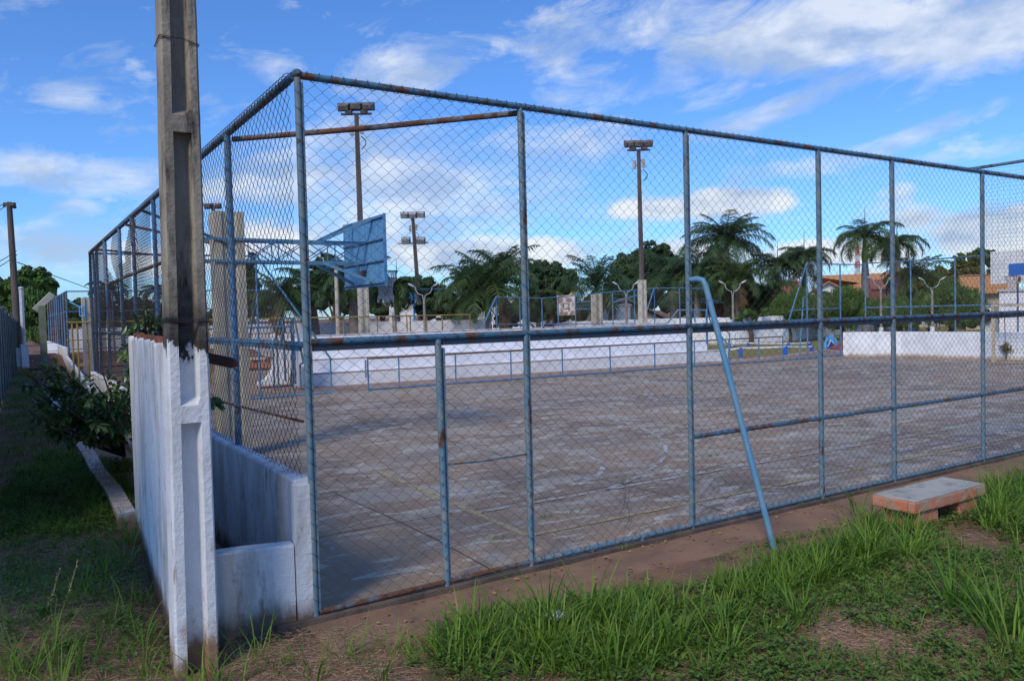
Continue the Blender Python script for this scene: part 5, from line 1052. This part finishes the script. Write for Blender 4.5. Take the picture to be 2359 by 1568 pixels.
# ================================================================== BROADLEAF TREES
def leafcloud(blobs, n, size, seedtint=.5, flat=.0, hang=0):
    mb = MB(); W_ = np.array([(b[3]*b[4]+b[4]*b[5]+b[3]*b[5]) for b in blobs]); W_ /= W_.sum(); cnt = (W_*n).astype(int)
    for b, c in zip(blobs, cnt):
        ce = np.array(b[:3]); ra = np.array(b[3:6])
        nb = max(5, int(c/90)); d = rng.normal(size=(nb, 3)); d /= np.linalg.norm(d, axis=1)[:, None]; d[:, 2] = np.where(d[:, 2] < -.35, -d[:, 2], d[:, 2])
        cl = ce+d*ra*rng.uniform(.62, .98, (nb, 1)); cs = ra.mean()*rng.uniform(.16, .34, nb); ct = rng.random(nb)
        k = rng.integers(0, nb, c); q = rng.normal(size=(c, 3)); q /= np.linalg.norm(q, axis=1)[:, None]; rr_ = rng.random((c, 1))**.45
        p = cl[k]+q*cs[k][:, None]*rr_*np.array((1, 1, .75)); 
        if hang: p[:, 2] -= hang*rng.random(c)**2
        s_ = size*rng.uniform(.6, 1.3, c)
        nrm = q+rng.normal(size=(c, 3))*.6+np.array((0, 0, .4)); nrm /= np.linalg.norm(nrm, axis=1)[:, None]
        a = np.cross(nrm, rng.normal(size=(c, 3))); a /= np.linalg.norm(a, axis=1)[:, None]; b2 = np.cross(nrm, a)
        if hang: a = a*.35+np.array((0, 0, -1.)); b2 = b2*.6
        A = a*s_[:, None]; B = b2*s_[:, None]*.5
        V = np.stack([p-A*.55, p+B*.6-A*.1, p+A*.6, p-B*.6-A*.1], 1).reshape(-1, 3)
        mb.add(V, np.arange(c*4).reshape(-1, 4), np.repeat(np.clip(ct[k]*.75+rng.uniform(-.25, .35, c), 0, 1), 4))
        mb.ell(b[:3], tuple(ra*.66), 12, 8, .12, .15)
    mb.smooth = False
    return mb
def tree(label, us, D, mt=LEAFD, n=7000, size=.3, vb=None, name='tree', hang=0, trunk=True, zb=0, cat='tree'):
    """us: list of blobs (u, v, ru, rv) in picture units at distance D"""
    bl_ = []; dv = fw*np.array((1, 1, 0)); dv /= np.linalg.norm(dv)
    for i, (u, v, ru, rv) in enumerate(us):
        c = at(u, v, D)+dv*rng.uniform(-.5, .5)*ru*D/F*.6; s_ = D/F; bl_.append((*c, ru*s_, ru*s_*.85, rv*s_))
    cu = np.mean([b[:2] for b in bl_], 0); r = thing(name, label, cat, (*cu, 0))
    leafcloud(bl_, n, size, hang=hang).build('crown', mt, r, smooth=False)
    if trunk:
        mb = MB(); zc = min(b[2] for b in bl_); zt = max(zc*.6, .8); tr = .035*max(b[3] for b in bl_)+.12
        mb.tube([(cu[0], cu[1], -.2), (cu[0]+.1, cu[1], zt*.5), (cu[0], cu[1], zt)], [tr*1.3, tr, tr*.9], 8)
        for b in bl_: mb.tube([(cu[0], cu[1], zt*.85), tuple(lerp((cu[0], cu[1], zt), b[:3], .5)+(0, 0, .1)), b[:3]], [tr*.6, tr*.4, tr*.15], 6)
        mb.build('trunk', TRUNK, r)
    return r
tree('big dark flat domed tree on the far left behind the leaning utility pole', [(20, 665, 60, 30), (75, 655, 55, 38), (-30, 665, 60, 35), (110, 668, 26, 26), (40, 700, 70, 26), (0, 720, 60, 30)], 85, LEAFM, 11000, .42)
tree('feathery light green tree behind the distant fenced cage on the left', [(95, 700, 45, 38), (60, 740, 45, 36), (135, 715, 30, 36), (100, 770, 50, 34)], 62, LEAFM, 8000, .3, hang=.5)
tree('dark tree low behind the cage left of the torn fence', [(195, 712, 45, 26), (250, 718, 40, 24), (300, 715, 45, 28), (170, 740, 40, 20)], 80, LEAFD, 6500, .36)
tree('dark tree just left of the big concrete pole seen through the left fence', [(350, 720, 40, 26), (395, 715, 40, 30), (440, 720, 40, 30)], 76, LEAFD, 5000, .36)
tree('tall narrow dark tree right of the beige column', [(578, 640, 17, 40), (583, 600, 10, 20), (575, 690, 22, 32), (590, 665, 14, 22)], 64, LEAFD, 5000, .26)
tree('bushy green tree low behind the yellow fence left of the corner post', [(620, 700, 40, 26), (665, 694, 32, 30), (610, 720, 40, 22)], 60, LEAFM, 6500, .26)
tree('dark dense tree behind the blue backboard', [(735, 640, 34, 46), (770, 660, 34, 50), (715, 690, 32, 36), (800, 700, 34, 36), (845, 690, 38, 38), (755, 595, 16, 14)], 62, LEAFD, 12000, .28)
tree('domed dark tree behind the slender leaning floodlight pole', [(975, 665, 42, 28), (1015, 680, 34, 26), (935, 680, 34, 28), (990, 700, 50, 22)], 84, LEAFD, 8000, .38)
tree('spreading dark tree with pale branches behind the yellow fence', [(1030, 712, 42, 28), (1075, 722, 40, 30), (985, 722, 34, 24), (1110, 700, 28, 24), (1050, 742, 50, 18)], 48, LEAFD, 11000, .2)
tree('round topped dark green tree just right of the second fence post', [(1258, 640, 52, 46), (1225, 650, 34, 46), (1300, 655, 34, 38), (1250, 690, 60, 34)], 92, LEAFD, 11000, .4)
tree('low dark tree behind the next court fence, below the domed tree', [(1185, 722, 40, 30), (1235, 722, 46, 30), (1290, 720, 44, 32), (1335, 722, 34, 28), (1165, 745, 30, 20)], 60, LEAFD, 12000, .25)
tree('large dark leafy tree left of the pale footed floodlight pole', [(1465, 620, 52, 44), (1430, 650, 40, 44), (1510, 600, 46, 44), (1545, 640, 40, 50), (1500, 665, 60, 44), (1450, 690, 50, 30), (1400, 690, 34, 28)], 74, LEAFD, 15000, .34)
tree('green tree behind the royal palms between the third post and the kiosk', [(1590, 690, 40, 38), (1640, 680, 38, 34), (1560, 715, 30, 24), (1675, 690, 30, 30)], 70, LEAFD, 8000, .3)
tree('dense low green tree right of the lamp post on the lawn', [(1720, 690, 44, 34), (1760, 715, 40, 28), (1690, 722, 30, 18)], 62, LEAFD, 7000, .26)
tree('dark tree between the blue backboard and the small white flat roofed house', [(862, 690, 36, 32), (900, 680, 34, 30), (880, 715, 40, 20)], 70, LEAFD, 7000, .3)
tree('dark tree filling in behind the palm clump left of the second fence post', [(1095, 650, 40, 38), (1150, 632, 38, 40), (1120, 690, 50, 30)], 72, LEAFD, 9000, .32)
tree('dark leafy tree behind the tallest royal palm', [(1650, 615, 36, 40), (1700, 640, 36, 34), (1620, 650, 30, 34)], 72, LEAFD, 8000, .32)
mb = MB(); p = at(779, 770, 38); zz = at(775, 622, 38)[2]; mb.tube([(p[0], p[1], 0), (p[0], p[1], zz)], [.11, .09], 8); tag(mb.build('slender_post', CONCB), 'slender pale post standing in front of the trees left of the blue backboard', 'post')
bl_ = []
for u in np.arange(-60, 2420, 42):
    vt = 702 if u < 520 else (668 if u < 700 else (662 if u < 1000 else (690 if u < 1350 else (668 if u < 1760 else 688)))); D_ = 118+rng.uniform(-6, 6); c = at(u, vt+34+rng.uniform(-9, 9), D_); bl_.append((*c, 36*D_/F, 28*D_/F, 32*D_/F))
tag(leafcloud(bl_, 60000, .5).build('distant_wood', LEAFD, None, False), kind='stuff', label='continuous band of dark trees on the horizon behind everything', cat='woodland')
tree('small leafy shrub growing over the white wall right of the lamp post', [(1715, 722, 18, 12), (1698, 734, 20, 9), (1735, 728, 14, 12), (1760, 715, 14, 8)], 47, LEAFM, 2200, .16, name='shrub', cat='shrub')
tree('feathery round bush leftmost behind the leaning struts', [(1808, 712, 40, 34), (1845, 700, 36, 38), (1780, 730, 26, 26), (1830, 735, 46, 26)], 49, LEAFM, 14000, .15, hang=.5, name='weeping_bush', cat='bush')
tree('feathery round bush below the maroon roof', [(1895, 708, 48, 40), (1945, 700, 50, 46), (1990, 715, 42, 38), (1930, 740, 60, 26)], 50, LEAFM, 17000, .15, hang=.5, name='weeping_bush', cat='bush')
tree('feathery round bush behind the fifth fence post', [(2035, 715, 38, 36), (2070, 712, 40, 36), (2108, 722, 34, 34), (2060, 740, 50, 20)], 51, LEAFM, 14000, .15, hang=.5, name='weeping_bush', cat='bush')
tree('feathery bush behind the rightmost twin lamp post', [(2145, 698, 40, 36), (2195, 682, 46, 42), (2240, 700, 36, 40), (2190, 728, 60, 28)], 54, LEAFM, 15000, .16, hang=.5, name='weeping_bush', cat='bush')
tree('low dark bush beside the tall white block building', [(2262, 730, 26, 22), (2290, 738, 22, 22), (2240, 745, 24, 16)], 50, LEAFM, 4500, .18, name='bush', cat='bush')
tree('olive green tree between the twin palms and the young palm', [(2090, 642, 40, 24), (2125, 655, 36, 26), (2060, 655, 30, 16), (2150, 645, 26, 24)], 74, LEAFO, 8000, .32)
tree('olive green broad tree behind the rightmost lamp post', [(2180, 640, 44, 26), (2225, 632, 34, 24), (2155, 655, 36, 20), (2205, 612, 22, 20), (2240, 600, 24, 20)], 70, LEAFO, 10000, .3)
tree('bright green tree rising just left of the white backboard', [(2215, 598, 16, 16), (2258, 592, 22, 18), (2285, 600, 22, 24), (2300, 640, 26, 24)], 66, LEAFM, 6000, .26)
tree('dark treetop behind the row of orange roofs', [(2055, 650, 26, 10), (2010, 652, 20, 8)], 110, LEAFO, 1600, .4)

# unseen trees added behind and left of the camera to shade the foreground
for (x, y, zc, R_, lb) in ((-7.0, -12.5, 6.2, 3.2, 'broad unseen tree added to shade the foreground, behind and left of the viewer'), (1.5, -14.5, 6.6, 3.6, 'broad unseen tree added to shade the foreground, straight behind the viewer'), (-7.4, -.7, 5.6, 2.4, 'unseen tree added to shade the left ground, beyond the alley left of the viewer')):
    r = thing('unseen_shade_tree', lb, 'tree', (x, y, 0))
    leafcloud([(x, y, zc, R_, R_, R_*.62), (x+R_*.6, y-R_*.2, zc-.6, R_*.65, R_*.65, R_*.5), (x-R_*.6, y+R_*.1, zc-.5, R_*.65, R_*.6, R_*.5)], 9000, .34).build('crown', LEAFM, r, smooth=False)
    mb = MB(); mb.tube([(x, y, -.1), (x+.1, y, 2.2), (x, y, zc)], [.32, .26, .15], 10); mb.build('trunk', TRUNK, r)

# ================================================================== LEAFY SHRUB IN THE ALLEY
def leaf(mb, p, d, nrm, L_, w_, tint):
    d = d/np.linalg.norm(d); s_ = np.cross(d, nrm); s_ /= np.linalg.norm(s_)+1e-9; n = np.cross(s_, d)
    P = [p, p+d*L_*.3+s_*w_*.42+n*w_*.12, p+d*L_*.62+s_*w_*.5+n*w_*.06, p+d*L_-n*L_*.12, p+d*L_*.62-s_*w_*.5+n*w_*.06, p+d*L_*.3-s_*w_*.42+n*w_*.12, p+d*L_*.32-n*w_*.05, p+d*L_*.64-n*w_*.09]
    mb.add(P, [[0, 1, 6], [1, 2, 7, 6], [2, 3, 7], [0, 6, 5], [6, 7, 4, 5], [7, 3, 4]], tint)
def shrub(label, base, tips, nsub, name='leafy_shrub', Lf=.105, spread=.24):
    r = thing(name, label, 'shrub', base); st_m = MB(); lf_m = MB(); base = np.array(base, float)
    for tip in tips:
        tip = np.array(tip, float); mid = lerp(base, tip, .5)+rng.normal(size=3)*.08+(0, 0, .05); P = [lerp(lerp(base, mid, t), lerp(mid, tip, t), t) for t in np.linspace(0, 1, 9)]
        st_m.tube(P, np.linspace(.022, .007, 9), 6)
        for k in range(nsub):
            t = rng.uniform(.45, 1)**.8; o = P[min(8, int(t*8))]; d = rng.normal(size=3)*np.array((1, 1, .6))+np.array((0, 0, .35)); d /= np.linalg.norm(d); l = spread*rng.uniform(.5, 1.25)
            Q = [o+d*l*s_+np.array((0, 0, -.10*l*s_*s_)) for s_ in np.linspace(0, 1, 6)]; st_m.tube(Q, np.linspace(.005, .002, 6), 4, False)
            nl = rng.integers(8, 14); tb_ = rng.random()
            for j in range(nl):
                s_ = .3+.7*j/nl; p = o+d*l*s_; a = j*2.4; e = np.cross(d, (0, 0, 1.)); e /= np.linalg.norm(e)+1e-9; f_ = np.cross(e, d)
                dr = d*.55+(e*cos(a)+f_*sin(a))*.9-np.array((0, 0, .28)); leaf(lf_m, p, dr, np.array((0, 0, 1.))+rng.normal(size=3)*.25, Lf*rng.uniform(.65, 1.2), Lf*.42, min(1, max(0, tb_*.6+rng.uniform(-.1, .45))))
    st_m.build('stem', TRUNK, r); lf_m.build('foliage', SHRUBL, r, smooth=False)
    return r
sb0 = G(287, 1050, -.03)
tp = [at(u, v, d) for u, v, d in ((48, 850, 8.2), (75, 830, 8.3), (60, 858, 8.6), (85, 905, 8.9), (105, 958, 8.9), (65, 945, 8.6), (140, 840, 8.9), (165, 870, 8.7), (175, 905, 9.0), (155, 940, 8.8), (215, 930, 9.2), (235, 855, 9.0), (255, 895, 9.1), (290, 930, 9.3), (215, 985, 9.2), (262, 965, 9.2), (120, 985, 8.8), (215, 880, 8.9), (300, 880, 9.2), (190, 955, 8.9))]
shrub('dark glossy leafed shrub spreading over the alley grass left of the fluted wall', sb0, tp, 11, Lf=.12, spread=.28)
tp = [at(u, v, d) for u, v, d in ((335, 690, 8.6), (318, 735, 8.7), (352, 720, 8.8), (345, 755, 8.9), (318, 765, 8.8), (365, 745, 8.9), (330, 712, 8.7), (372, 700, 9.0))]
shrub('upright glossy leafed shrub rising above the broken top of the fluted wall', G(345, 1035, -.03)+np.array((.1, 0, 0)), tp, 22, Lf=.12, spread=.22)
mb = MB(); 
for k in range(16): leaf(mb, at(492+rng.uniform(-6, 6), 925+rng.uniform(-14, 14), 5.6), np.array((rng.uniform(-.3, 1), -.2, rng.uniform(-.7, .3))), np.array((0, -.6, 1.)), .075, .034, rng.random())
mb.tube([tuple(at(470, 940, 5.7)), tuple(at(485, 920, 5.65)), tuple(at(495, 925, 5.6))], .004, 5); tag(mb.build('leafy_twig', SHRUBL, None, False), 'small dark leafy twig poking out right behind the white painted pole', 'twig')
wb = onX(2318, 820, 29.5); mb = MB()
for k in range(150): leaf(mb, np.array((29.47, wb[1], .30+.002*k))+rng.normal(size=3)*np.array((.05, .07, .03))*(1+.5*sin(k)), rng.normal(size=3), np.array((0, 0, 1.)), .12, .05, rng.random())
mb.tube([(29.48, wb[1], 0), (29.46, wb[1], .5)], .012, 5); tag(mb.build('wall_weed', LEAFO, None, False), 'small weed sprouting at the foot of the far white wall beside the goal', 'weed')

# ================================================================== GRASS, WEEDS, STRAW
def blades(mb, pos, L_, az, th0, bend, w_, tint, seg=5):
    n = len(pos); t = np.linspace(0, 1, seg+1); th = th0[:, None]+bend[:, None]*t[None]**1.3; ds = (L_/seg)[:, None]
    hx = np.concatenate([np.zeros((n, 1)), np.cumsum(np.sin((th[:, 1:]+th[:, :-1])/2)*ds, 1)], 1); hz = np.concatenate([np.zeros((n, 1)), np.cumsum(np.cos((th[:, 1:]+th[:, :-1])/2)*ds, 1)], 1)
    ca, sa = np.cos(az)[:, None], np.sin(az)[:, None]
    cx_ = pos[:, 0:1]+hx*ca; cy_ = pos[:, 1:2]+hx*sa; cz = pos[:, 2:3]+hz
    tw = rng.uniform(-.6, .6, (n, 1)); sx_, sy_ = -np.sin(az[:, None]+tw), np.cos(az[:, None]+tw)
    W = (w_[:, None]/2)*np.clip(.55+1.6*t, 0, 1)[None]*(1-t[None]**2.2*.97)
    V = np.stack([np.stack([cx_-sx_*W, cy_-sy_*W, cz], -1), np.stack([cx_+sx_*W, cy_+sy_*W, cz], -1)], 2).reshape(n, -1, 3); m = 2*(seg+1)
    i = (np.arange(n)*m)[:, None]; Fs = np.concatenate([i+np.array([[2*k, 2*k+1, 2*k+3, 2*k+2]]) for k in range(seg)])
    mb.add(V.reshape(-1, 3), Fs, np.repeat(tint, m)); return mb
def tufts(mb, uvs, nb, L0, spread=.05, wd=.009, up_=.5, tone=.5):
    for (u, v) in uvs:
        g_ = G(u, v); x, y = g_[0], g_[1]
        if y > -.72 and x > -.05: continue
        if -1.15 < x < -.7 and -.55 < y < -.1: continue
        n = int(nb*rng.uniform(.6, 1.4)); q = rng.normal(size=(n, 2))*spread*rng.uniform(.6, 1.4); P = np.stack([x+q[:, 0], y+q[:, 1], hgt(x+q[:, 0], y+q[:, 1])-.01], 1)
        Lb = L0*rng.uniform(.7, 1.25)*rng.uniform(.45, 1.1, n); az = np.arctan2(q[:, 1], q[:, 0])+rng.uniform(-.7, .7, n)
        blades(mb, P, Lb, az, rng.uniform(.02, up_, n), rng.uniform(.2, 1.9, n), wd*rng.uniform(.6, 1.25, n), np.clip(tone+rng.uniform(-.35, .4)+rng.uniform(-.25, .25, n), 0, 1))
def inpoly(u, v, P):
    c = False; n = len(P); j = n-1
    for i in range(n):
        if (P[i][1] > v) != (P[j][1] > v) and u < (P[j][0]-P[i][0])*(v-P[i][1])/(P[j][1]-P[i][1])+P[i][0]: c = not c
        j = i
    return c
def scatter(poly, n):                                    # even on the ground: accept with probability of the ground area a picture unit covers
    us = [p[0] for p in poly]; vs = [p[1] for p in poly]; out = []
    gp = np.array([G(u, v)[:2] for u, v in poly]); lo, hi = gp.min(0), gp.max(0); gl_ = [tuple(q) for q in gp]
    while len(out) < n:
        x, y = rng.uniform(lo[0], hi[0]), rng.uniform(lo[1], hi[1])
        if inpoly(x, y, gl_): out.append((x, y))
    return out
def to_uv(x, y, z=0):
    d = np.array((x, y, z))-CP; q = d@fw; return (1179.5+F*(d@rt)/q, 784-F*(d@up)/q)
def bare(x, y): return (sin(x*2.3+1.1)+sin(y*3.1+x*1.3)+.7*sin(x*5.1-y*4.3+2)+.5*sin(y*9+x*7)) > 1.75
gm = MB()
band = [(960, 1455), (1130, 1408), (1500, 1368), (1620, 1358), (1700, 1332), (1790, 1290), (1900, 1258), (2010, 1243), (1960, 1350), (1720, 1420), (1680, 1568), (980, 1568)]
tufts(gm, [to_uv(*q) for q in scatter(band, 140)], 22, .29, .06, .012, .9, .5)
tufts(gm, [to_uv(*q) for q in scatter([(960, 1475), (1130, 1425), (1640, 1385), (1660, 1450), (1500, 1520), (1080, 1545)], 48)], 22, .37, .06, .0135, .9, .55)
tufts(gm, [to_uv(*q) for q in scatter([(1690, 1360), (1800, 1300), (2010, 1255), (2060, 1280), (1950, 1345), (1780, 1390)], 34)], 24, .38, .055, .0135, .8, .6)
tufts(gm, [to_uv(*q) for q in scatter([(2255, 1215), (2265, 1120), (2420, 1060), (2500, 1250), (2359, 1290)], 60)], 24, .42, .05, .0135, .7, .5)
tufts(gm, [to_uv(*q) for q in scatter([(1980, 1215), (2060, 1205), (2130, 1225), (2140, 1290), (1990, 1300)], 26)], 24, .38, .045, .012, .6, .6)
tufts(gm, [(2268, 1455), (2300, 1490), (2335, 1530), (2360, 1470), (2200, 1420), (1545, 1500), (1360, 1420), (1260, 1460), (1420, 1560), (1840, 1440), (2010, 1180), (1985, 1190), (1100, 1470), (1050, 1520)], 34, .55, .05, .015, .6, .5)
rp_ = [(1650, 1568), (1700, 1400), (1990, 1300), (2270, 1240), (2420, 1200), (2600, 1400), (2420, 1600)]
tufts(gm, [to_uv(*q) for q in scatter(rp_, 330) if not bare(*q)], 13, .17, .05, .007, .9, .4)
allp = [(930, 1568), (1000, 1450), (1150, 1392), (1640, 1338), (2030, 1235), (2359, 1100), (2520, 1300), (2420, 1620), (900, 1620)]
tufts(gm, [to_uv(*q) for q in scatter(allp, 1100) if not bare(*q)], 12, .10, .07, .006, 1.1, .35)
tufts(gm, [to_uv(*q) for q in zip(rng.uniform(7, 15, 260), rng.uniform(-6.5, -1.1, 260)) if not bare(*q)], 16, .24, .06, .01, .9, .45)
# left side and bottom centre
tufts(gm, [(505, 1560), (560, 1565), (640, 1530), (700, 1520), (730, 1560), (800, 1500), (860, 1530), (900, 1490), (930, 1460), (880, 1560), (600, 1500), (470, 1590), (420, 1600), (985, 1445)], 17, .36, .04, .009, .8, .45)
tufts(gm, [(30, 1500), (75, 1560), (20, 1590), (130, 1530), (190, 1560), (240, 1480), (175, 1420), (290, 1440), (330, 1500), (240, 1340), (285, 1300), (200, 1380), (335, 1560), (300, 1250)], 15, .42, .04, .009, .6, .5)
tufts(gm, [(15, 1560), (60, 1590), (140, 1600), (330, 1600)], 20, .55, .04, .011, .7, .7)
tufts(gm, [to_uv(*q) for q in scatter([(0, 1140), (110, 1045), (290, 1060), (300, 1180), (170, 1230), (0, 1230)], 380)], 20, .24, .07, .006, .9, .5)
tufts(gm, [to_uv(*q) for q in scatter([(0, 1140), (0, 925), (45, 830), (60, 840), (190, 1020), (150, 1090)], 900)], 14, .17, .16, .012, .9, .35)
tufts(gm, [to_uv(*q) for q in scatter([(0, 1568), (0, 1230), (300, 1200), (380, 1500), (380, 1568)], 200)], 10, .17, .07, .008, .9, .35)
tag(gm.build('tall_grass', GRASSM, None, False), kind='stuff', label='bright green tufted grass growing in front of the fence and along the alley', cat='grass')
def weeds(mb, pts, s0, n=7):
    for (x, y) in pts:
        if bare(x, y): continue
        if y > -.70 and x > -.05: continue
        z = float(hgt(x, y)); k = rng.integers(n//2, n+3); tb_ = rng.random()
        for j in range(k):
            a = rng.uniform(0, 6.28); d = np.array((cos(a), sin(a), rng.uniform(.0, .9))); p = np.array((x, y, z+rng.uniform(0, .05)))+d*rng.uniform(0, .05)
            leaf(mb, p, d, np.array((0, 0, 1.))+rng.normal(size=3)*.3, s0*rng.uniform(.6, 1.4), s0*.6, min(1, max(0, tb_*.7+rng.uniform(-.1, .3))))
wm = MB(); weeds(wm, scatter(allp, 3600), .036); weeds(wm, scatter([(0, 1140), (110, 1045), (300, 1060), (310, 1180), (170, 1230), (0, 1230)], 1200), .045, 9); weeds(wm, scatter([(0, 1568), (0, 1230), (300, 1200), (380, 1500), (380, 1568)], 520), .036)
weeds(wm, list(zip(rng.uniform(7.5, 15, 1300), rng.uniform(-6.5, -1, 1300))), .04)
weeds(wm, [(x, rng.uniform(-.11, -.06)) if rng.random() < .5 else (x, -.76-abs(rng.normal())*.05) for x in np.concatenate([rng.normal(4.3, .35, 60), rng.uniform(2, 9, 120)])], .03)
tag(wm.build('low_weeds', WEEDM, None, False), kind='stuff', label='small leafy weeds covering the soil between the grass tufts', cat='weeds')
sm = MB()
def straw(pts, n0=1):
    P = np.array([(x, y) for x, y in pts]); n = len(P); a = rng.uniform(0, 2*pi, n); l = rng.uniform(.03, .13, n); z = hgt(P[:, 0], P[:, 1])+rng.uniform(.003, .02, n); d = np.stack([np.cos(a)*l/2, np.sin(a)*l/2, rng.uniform(-.008, .012, n)], 1); c = np.stack([P[:, 0], P[:, 1], z], 1)
    sm.segs(c-d, c+d, .0014); sm.T[-1][:] = np.repeat(rng.random(n), 6)
straw(scatter(allp, 5000)); straw(scatter([(0, 1568), (0, 1210), (300, 1190), (400, 1520), (400, 1600), (0, 1600)], 4500)); straw(scatter([(520, 1450), (700, 1440), (960, 1430), (960, 1568), (520, 1568)], 1200)); straw(scatter([(1850, 1440), (2359, 1330), (2359, 1568), (1900, 1568)], 3500))
tag(sm.build('dry_straw', STRAWM, None, False), kind='stuff', label='dry straw lying on the reddish soil', cat='straw')
lm = MB(); LITM = mat('dead_leaf', (.22, .12, .06), rough=.9, tint=(.4, .26, .09))
for (x, y) in [(rng.uniform(.3, 9.5), -.1-abs(rng.normal())*.4) for k in range(170)]+[(rng.uniform(.2, 22), rng.uniform(.1, 14)) for k in range(150)]+scatter([(0, 1568), (0, 1000), (300, 1000), (380, 1500), (400, 1568)], 120)+scatter(allp, 160):
    z = .004 if (y > 0 and x > 0) else float(hgt(x, y))+.012
    leaf(lm, np.array((x, y, z+.006)), np.array((rng.normal(), rng.normal(), .1)), np.array((rng.normal()*.4, rng.normal()*.4, 1.)), rng.uniform(.025, .06), .022, rng.random())
tag(lm.build('fallen_leaves', LITM, None, False), kind='stuff', label='brown fallen leaves scattered over the dirt path and the court', cat='leaf litter')
cm_ = MB()
for (u, v) in ((1313, 1180), (1262, 1190), (1990, 1002), (1640, 1050), (1440, 1110), (1150, 1240), (1830, 1165), (1700, 960), (1560, 1230), (1600, 1212), (1440, 1262)):
    g_ = G(u, v); n = 26; q = rng.normal(size=(n, 2))*.05; P = np.stack([g_[0]+q[:, 0]*1.6, g_[1]+q[:, 1]*.6, np.full(n, .0)], 1); blades(cm_, P, rng.uniform(.02, .07, n), rng.uniform(0, 6.3, n), rng.uniform(.3, 1.2, n), rng.uniform(.1, .9, n), np.full(n, .008), rng.random(n), 3)
tag(cm_.build('crack_weeds', GRASSM, None, False), kind='stuff', label='small green weeds sprouting from the court slab joints', cat='weeds')
# seed stalks on the left
for (u, v, ut, vt, lb) in ((75, 1568, 138, 1310, 'taller pale seeding grass stalk at the lower left'), (115, 1560, 180, 1290, 'thin drooping seeding grass stalk just right of the taller one')):
    b0 = G(u, v+20); t0 = at(ut, vt, float(np.dot(b0-CP, fw))-.1); mid = lerp(b0, t0, .6)+(-.03, 0, .04); P = [lerp(lerp(b0, mid, t), lerp(mid, t0, t), t) for t in np.linspace(0, 1, 12)]
    r = thing('seed_stalk', lb, 'grass stalk', b0); mb = MB(); mb.tube(P, np.linspace(.0028, .0012, 12), 5); mb.build('stem', GRASSM, r)
    mb = MB()
    for k in range(46): q = P[7]*0+lerp(P[7], P[11], k/46); leaf(mb, q, (P[11]-P[7])/np.linalg.norm(P[11]-P[7])+rng.normal(size=3)*.3, rng.normal(size=3), .02, .006, 0)
    mb.build('seed_head', STRAWM, r, False)
# pebbles and litter
def pebble(mb, x, y, s_, zz=None): z = float(hgt(x, y)) if zz is None else zz; mb.ell((x, y, z+s_*.3), (s_, s_*rng.uniform(.6, 1), s_*.5), 7, 5, .1)
for k, (u, v, s_) in enumerate([(1130, 1508, .012), (3605*.5759, 1178, .022), (1925, 1165, .015), (1860, 1212, .012), (1700, 1262, .01)]):
    pass
pm = MB()
for (x, y) in scatter([(760, 1425), (1250, 1345), (2100, 1150), (2359, 1085), (2359, 1110), (1700, 1290), (1000, 1430), (560, 1500), (560, 1450)], 900): pebble(pm, x, y, rng.uniform(.004, .012)*(1+(rng.random() < .06)))
tag(pm.build('loose_gravel', PATHM), kind='stuff', label='small loose stones scattered on the dirt path', cat='gravel')
wmb = MB()
for (x, y) in scatter([(530, 1455), (700, 1440), (900, 1445), (900, 1540), (540, 1540)], 60)+scatter([(1900, 1180), (2359, 1080), (2359, 1100), (1960, 1195)], 30): pebble(wmb, x, y, rng.uniform(.004, .010))
tag(wmb.build('paint_chips', WHITE), kind='stuff', label='tiny white paint chips fallen around the fence corner', cat='debris')
g_ = G(1283, 1448); mb = MB(); n = 9; V = [(g_[0]+.075*(i/n-.5)*2+rng.uniform(-.01, .01), g_[1]+.06*(j/n-.5)*2+rng.uniform(-.01, .01), float(hgt(g_[0], g_[1]))+.09+rng.uniform(0, .05)) for j in range(n+1) for i in range(n+1)]
mb.add(V, [[j*(n+1)+i, j*(n+1)+i+1, (j+1)*(n+1)+i+1, (j+1)*(n+1)+i] for j in range(n) for i in range(n)]); tag(mb.build('plastic_scrap', PLASTIC, None, False), 'crumpled pale plastic scrap caught in the grass in the bottom middle', 'litter')
g_ = G(970, 1275); mb = MB(); mb.tube([(g_[0]-.06, g_[1]-.06, .012), (g_[0]+.06, g_[1]+.05, .012), (g_[0]+.065, g_[1]+.06, .02)], .004, 6); tag(mb.build('plastic_stick', WHITE), 'thin white stick lying on the court near the fence corner', 'litter')
g_ = G(1838, 1305); g_ = G(1838*1.0, 1310)
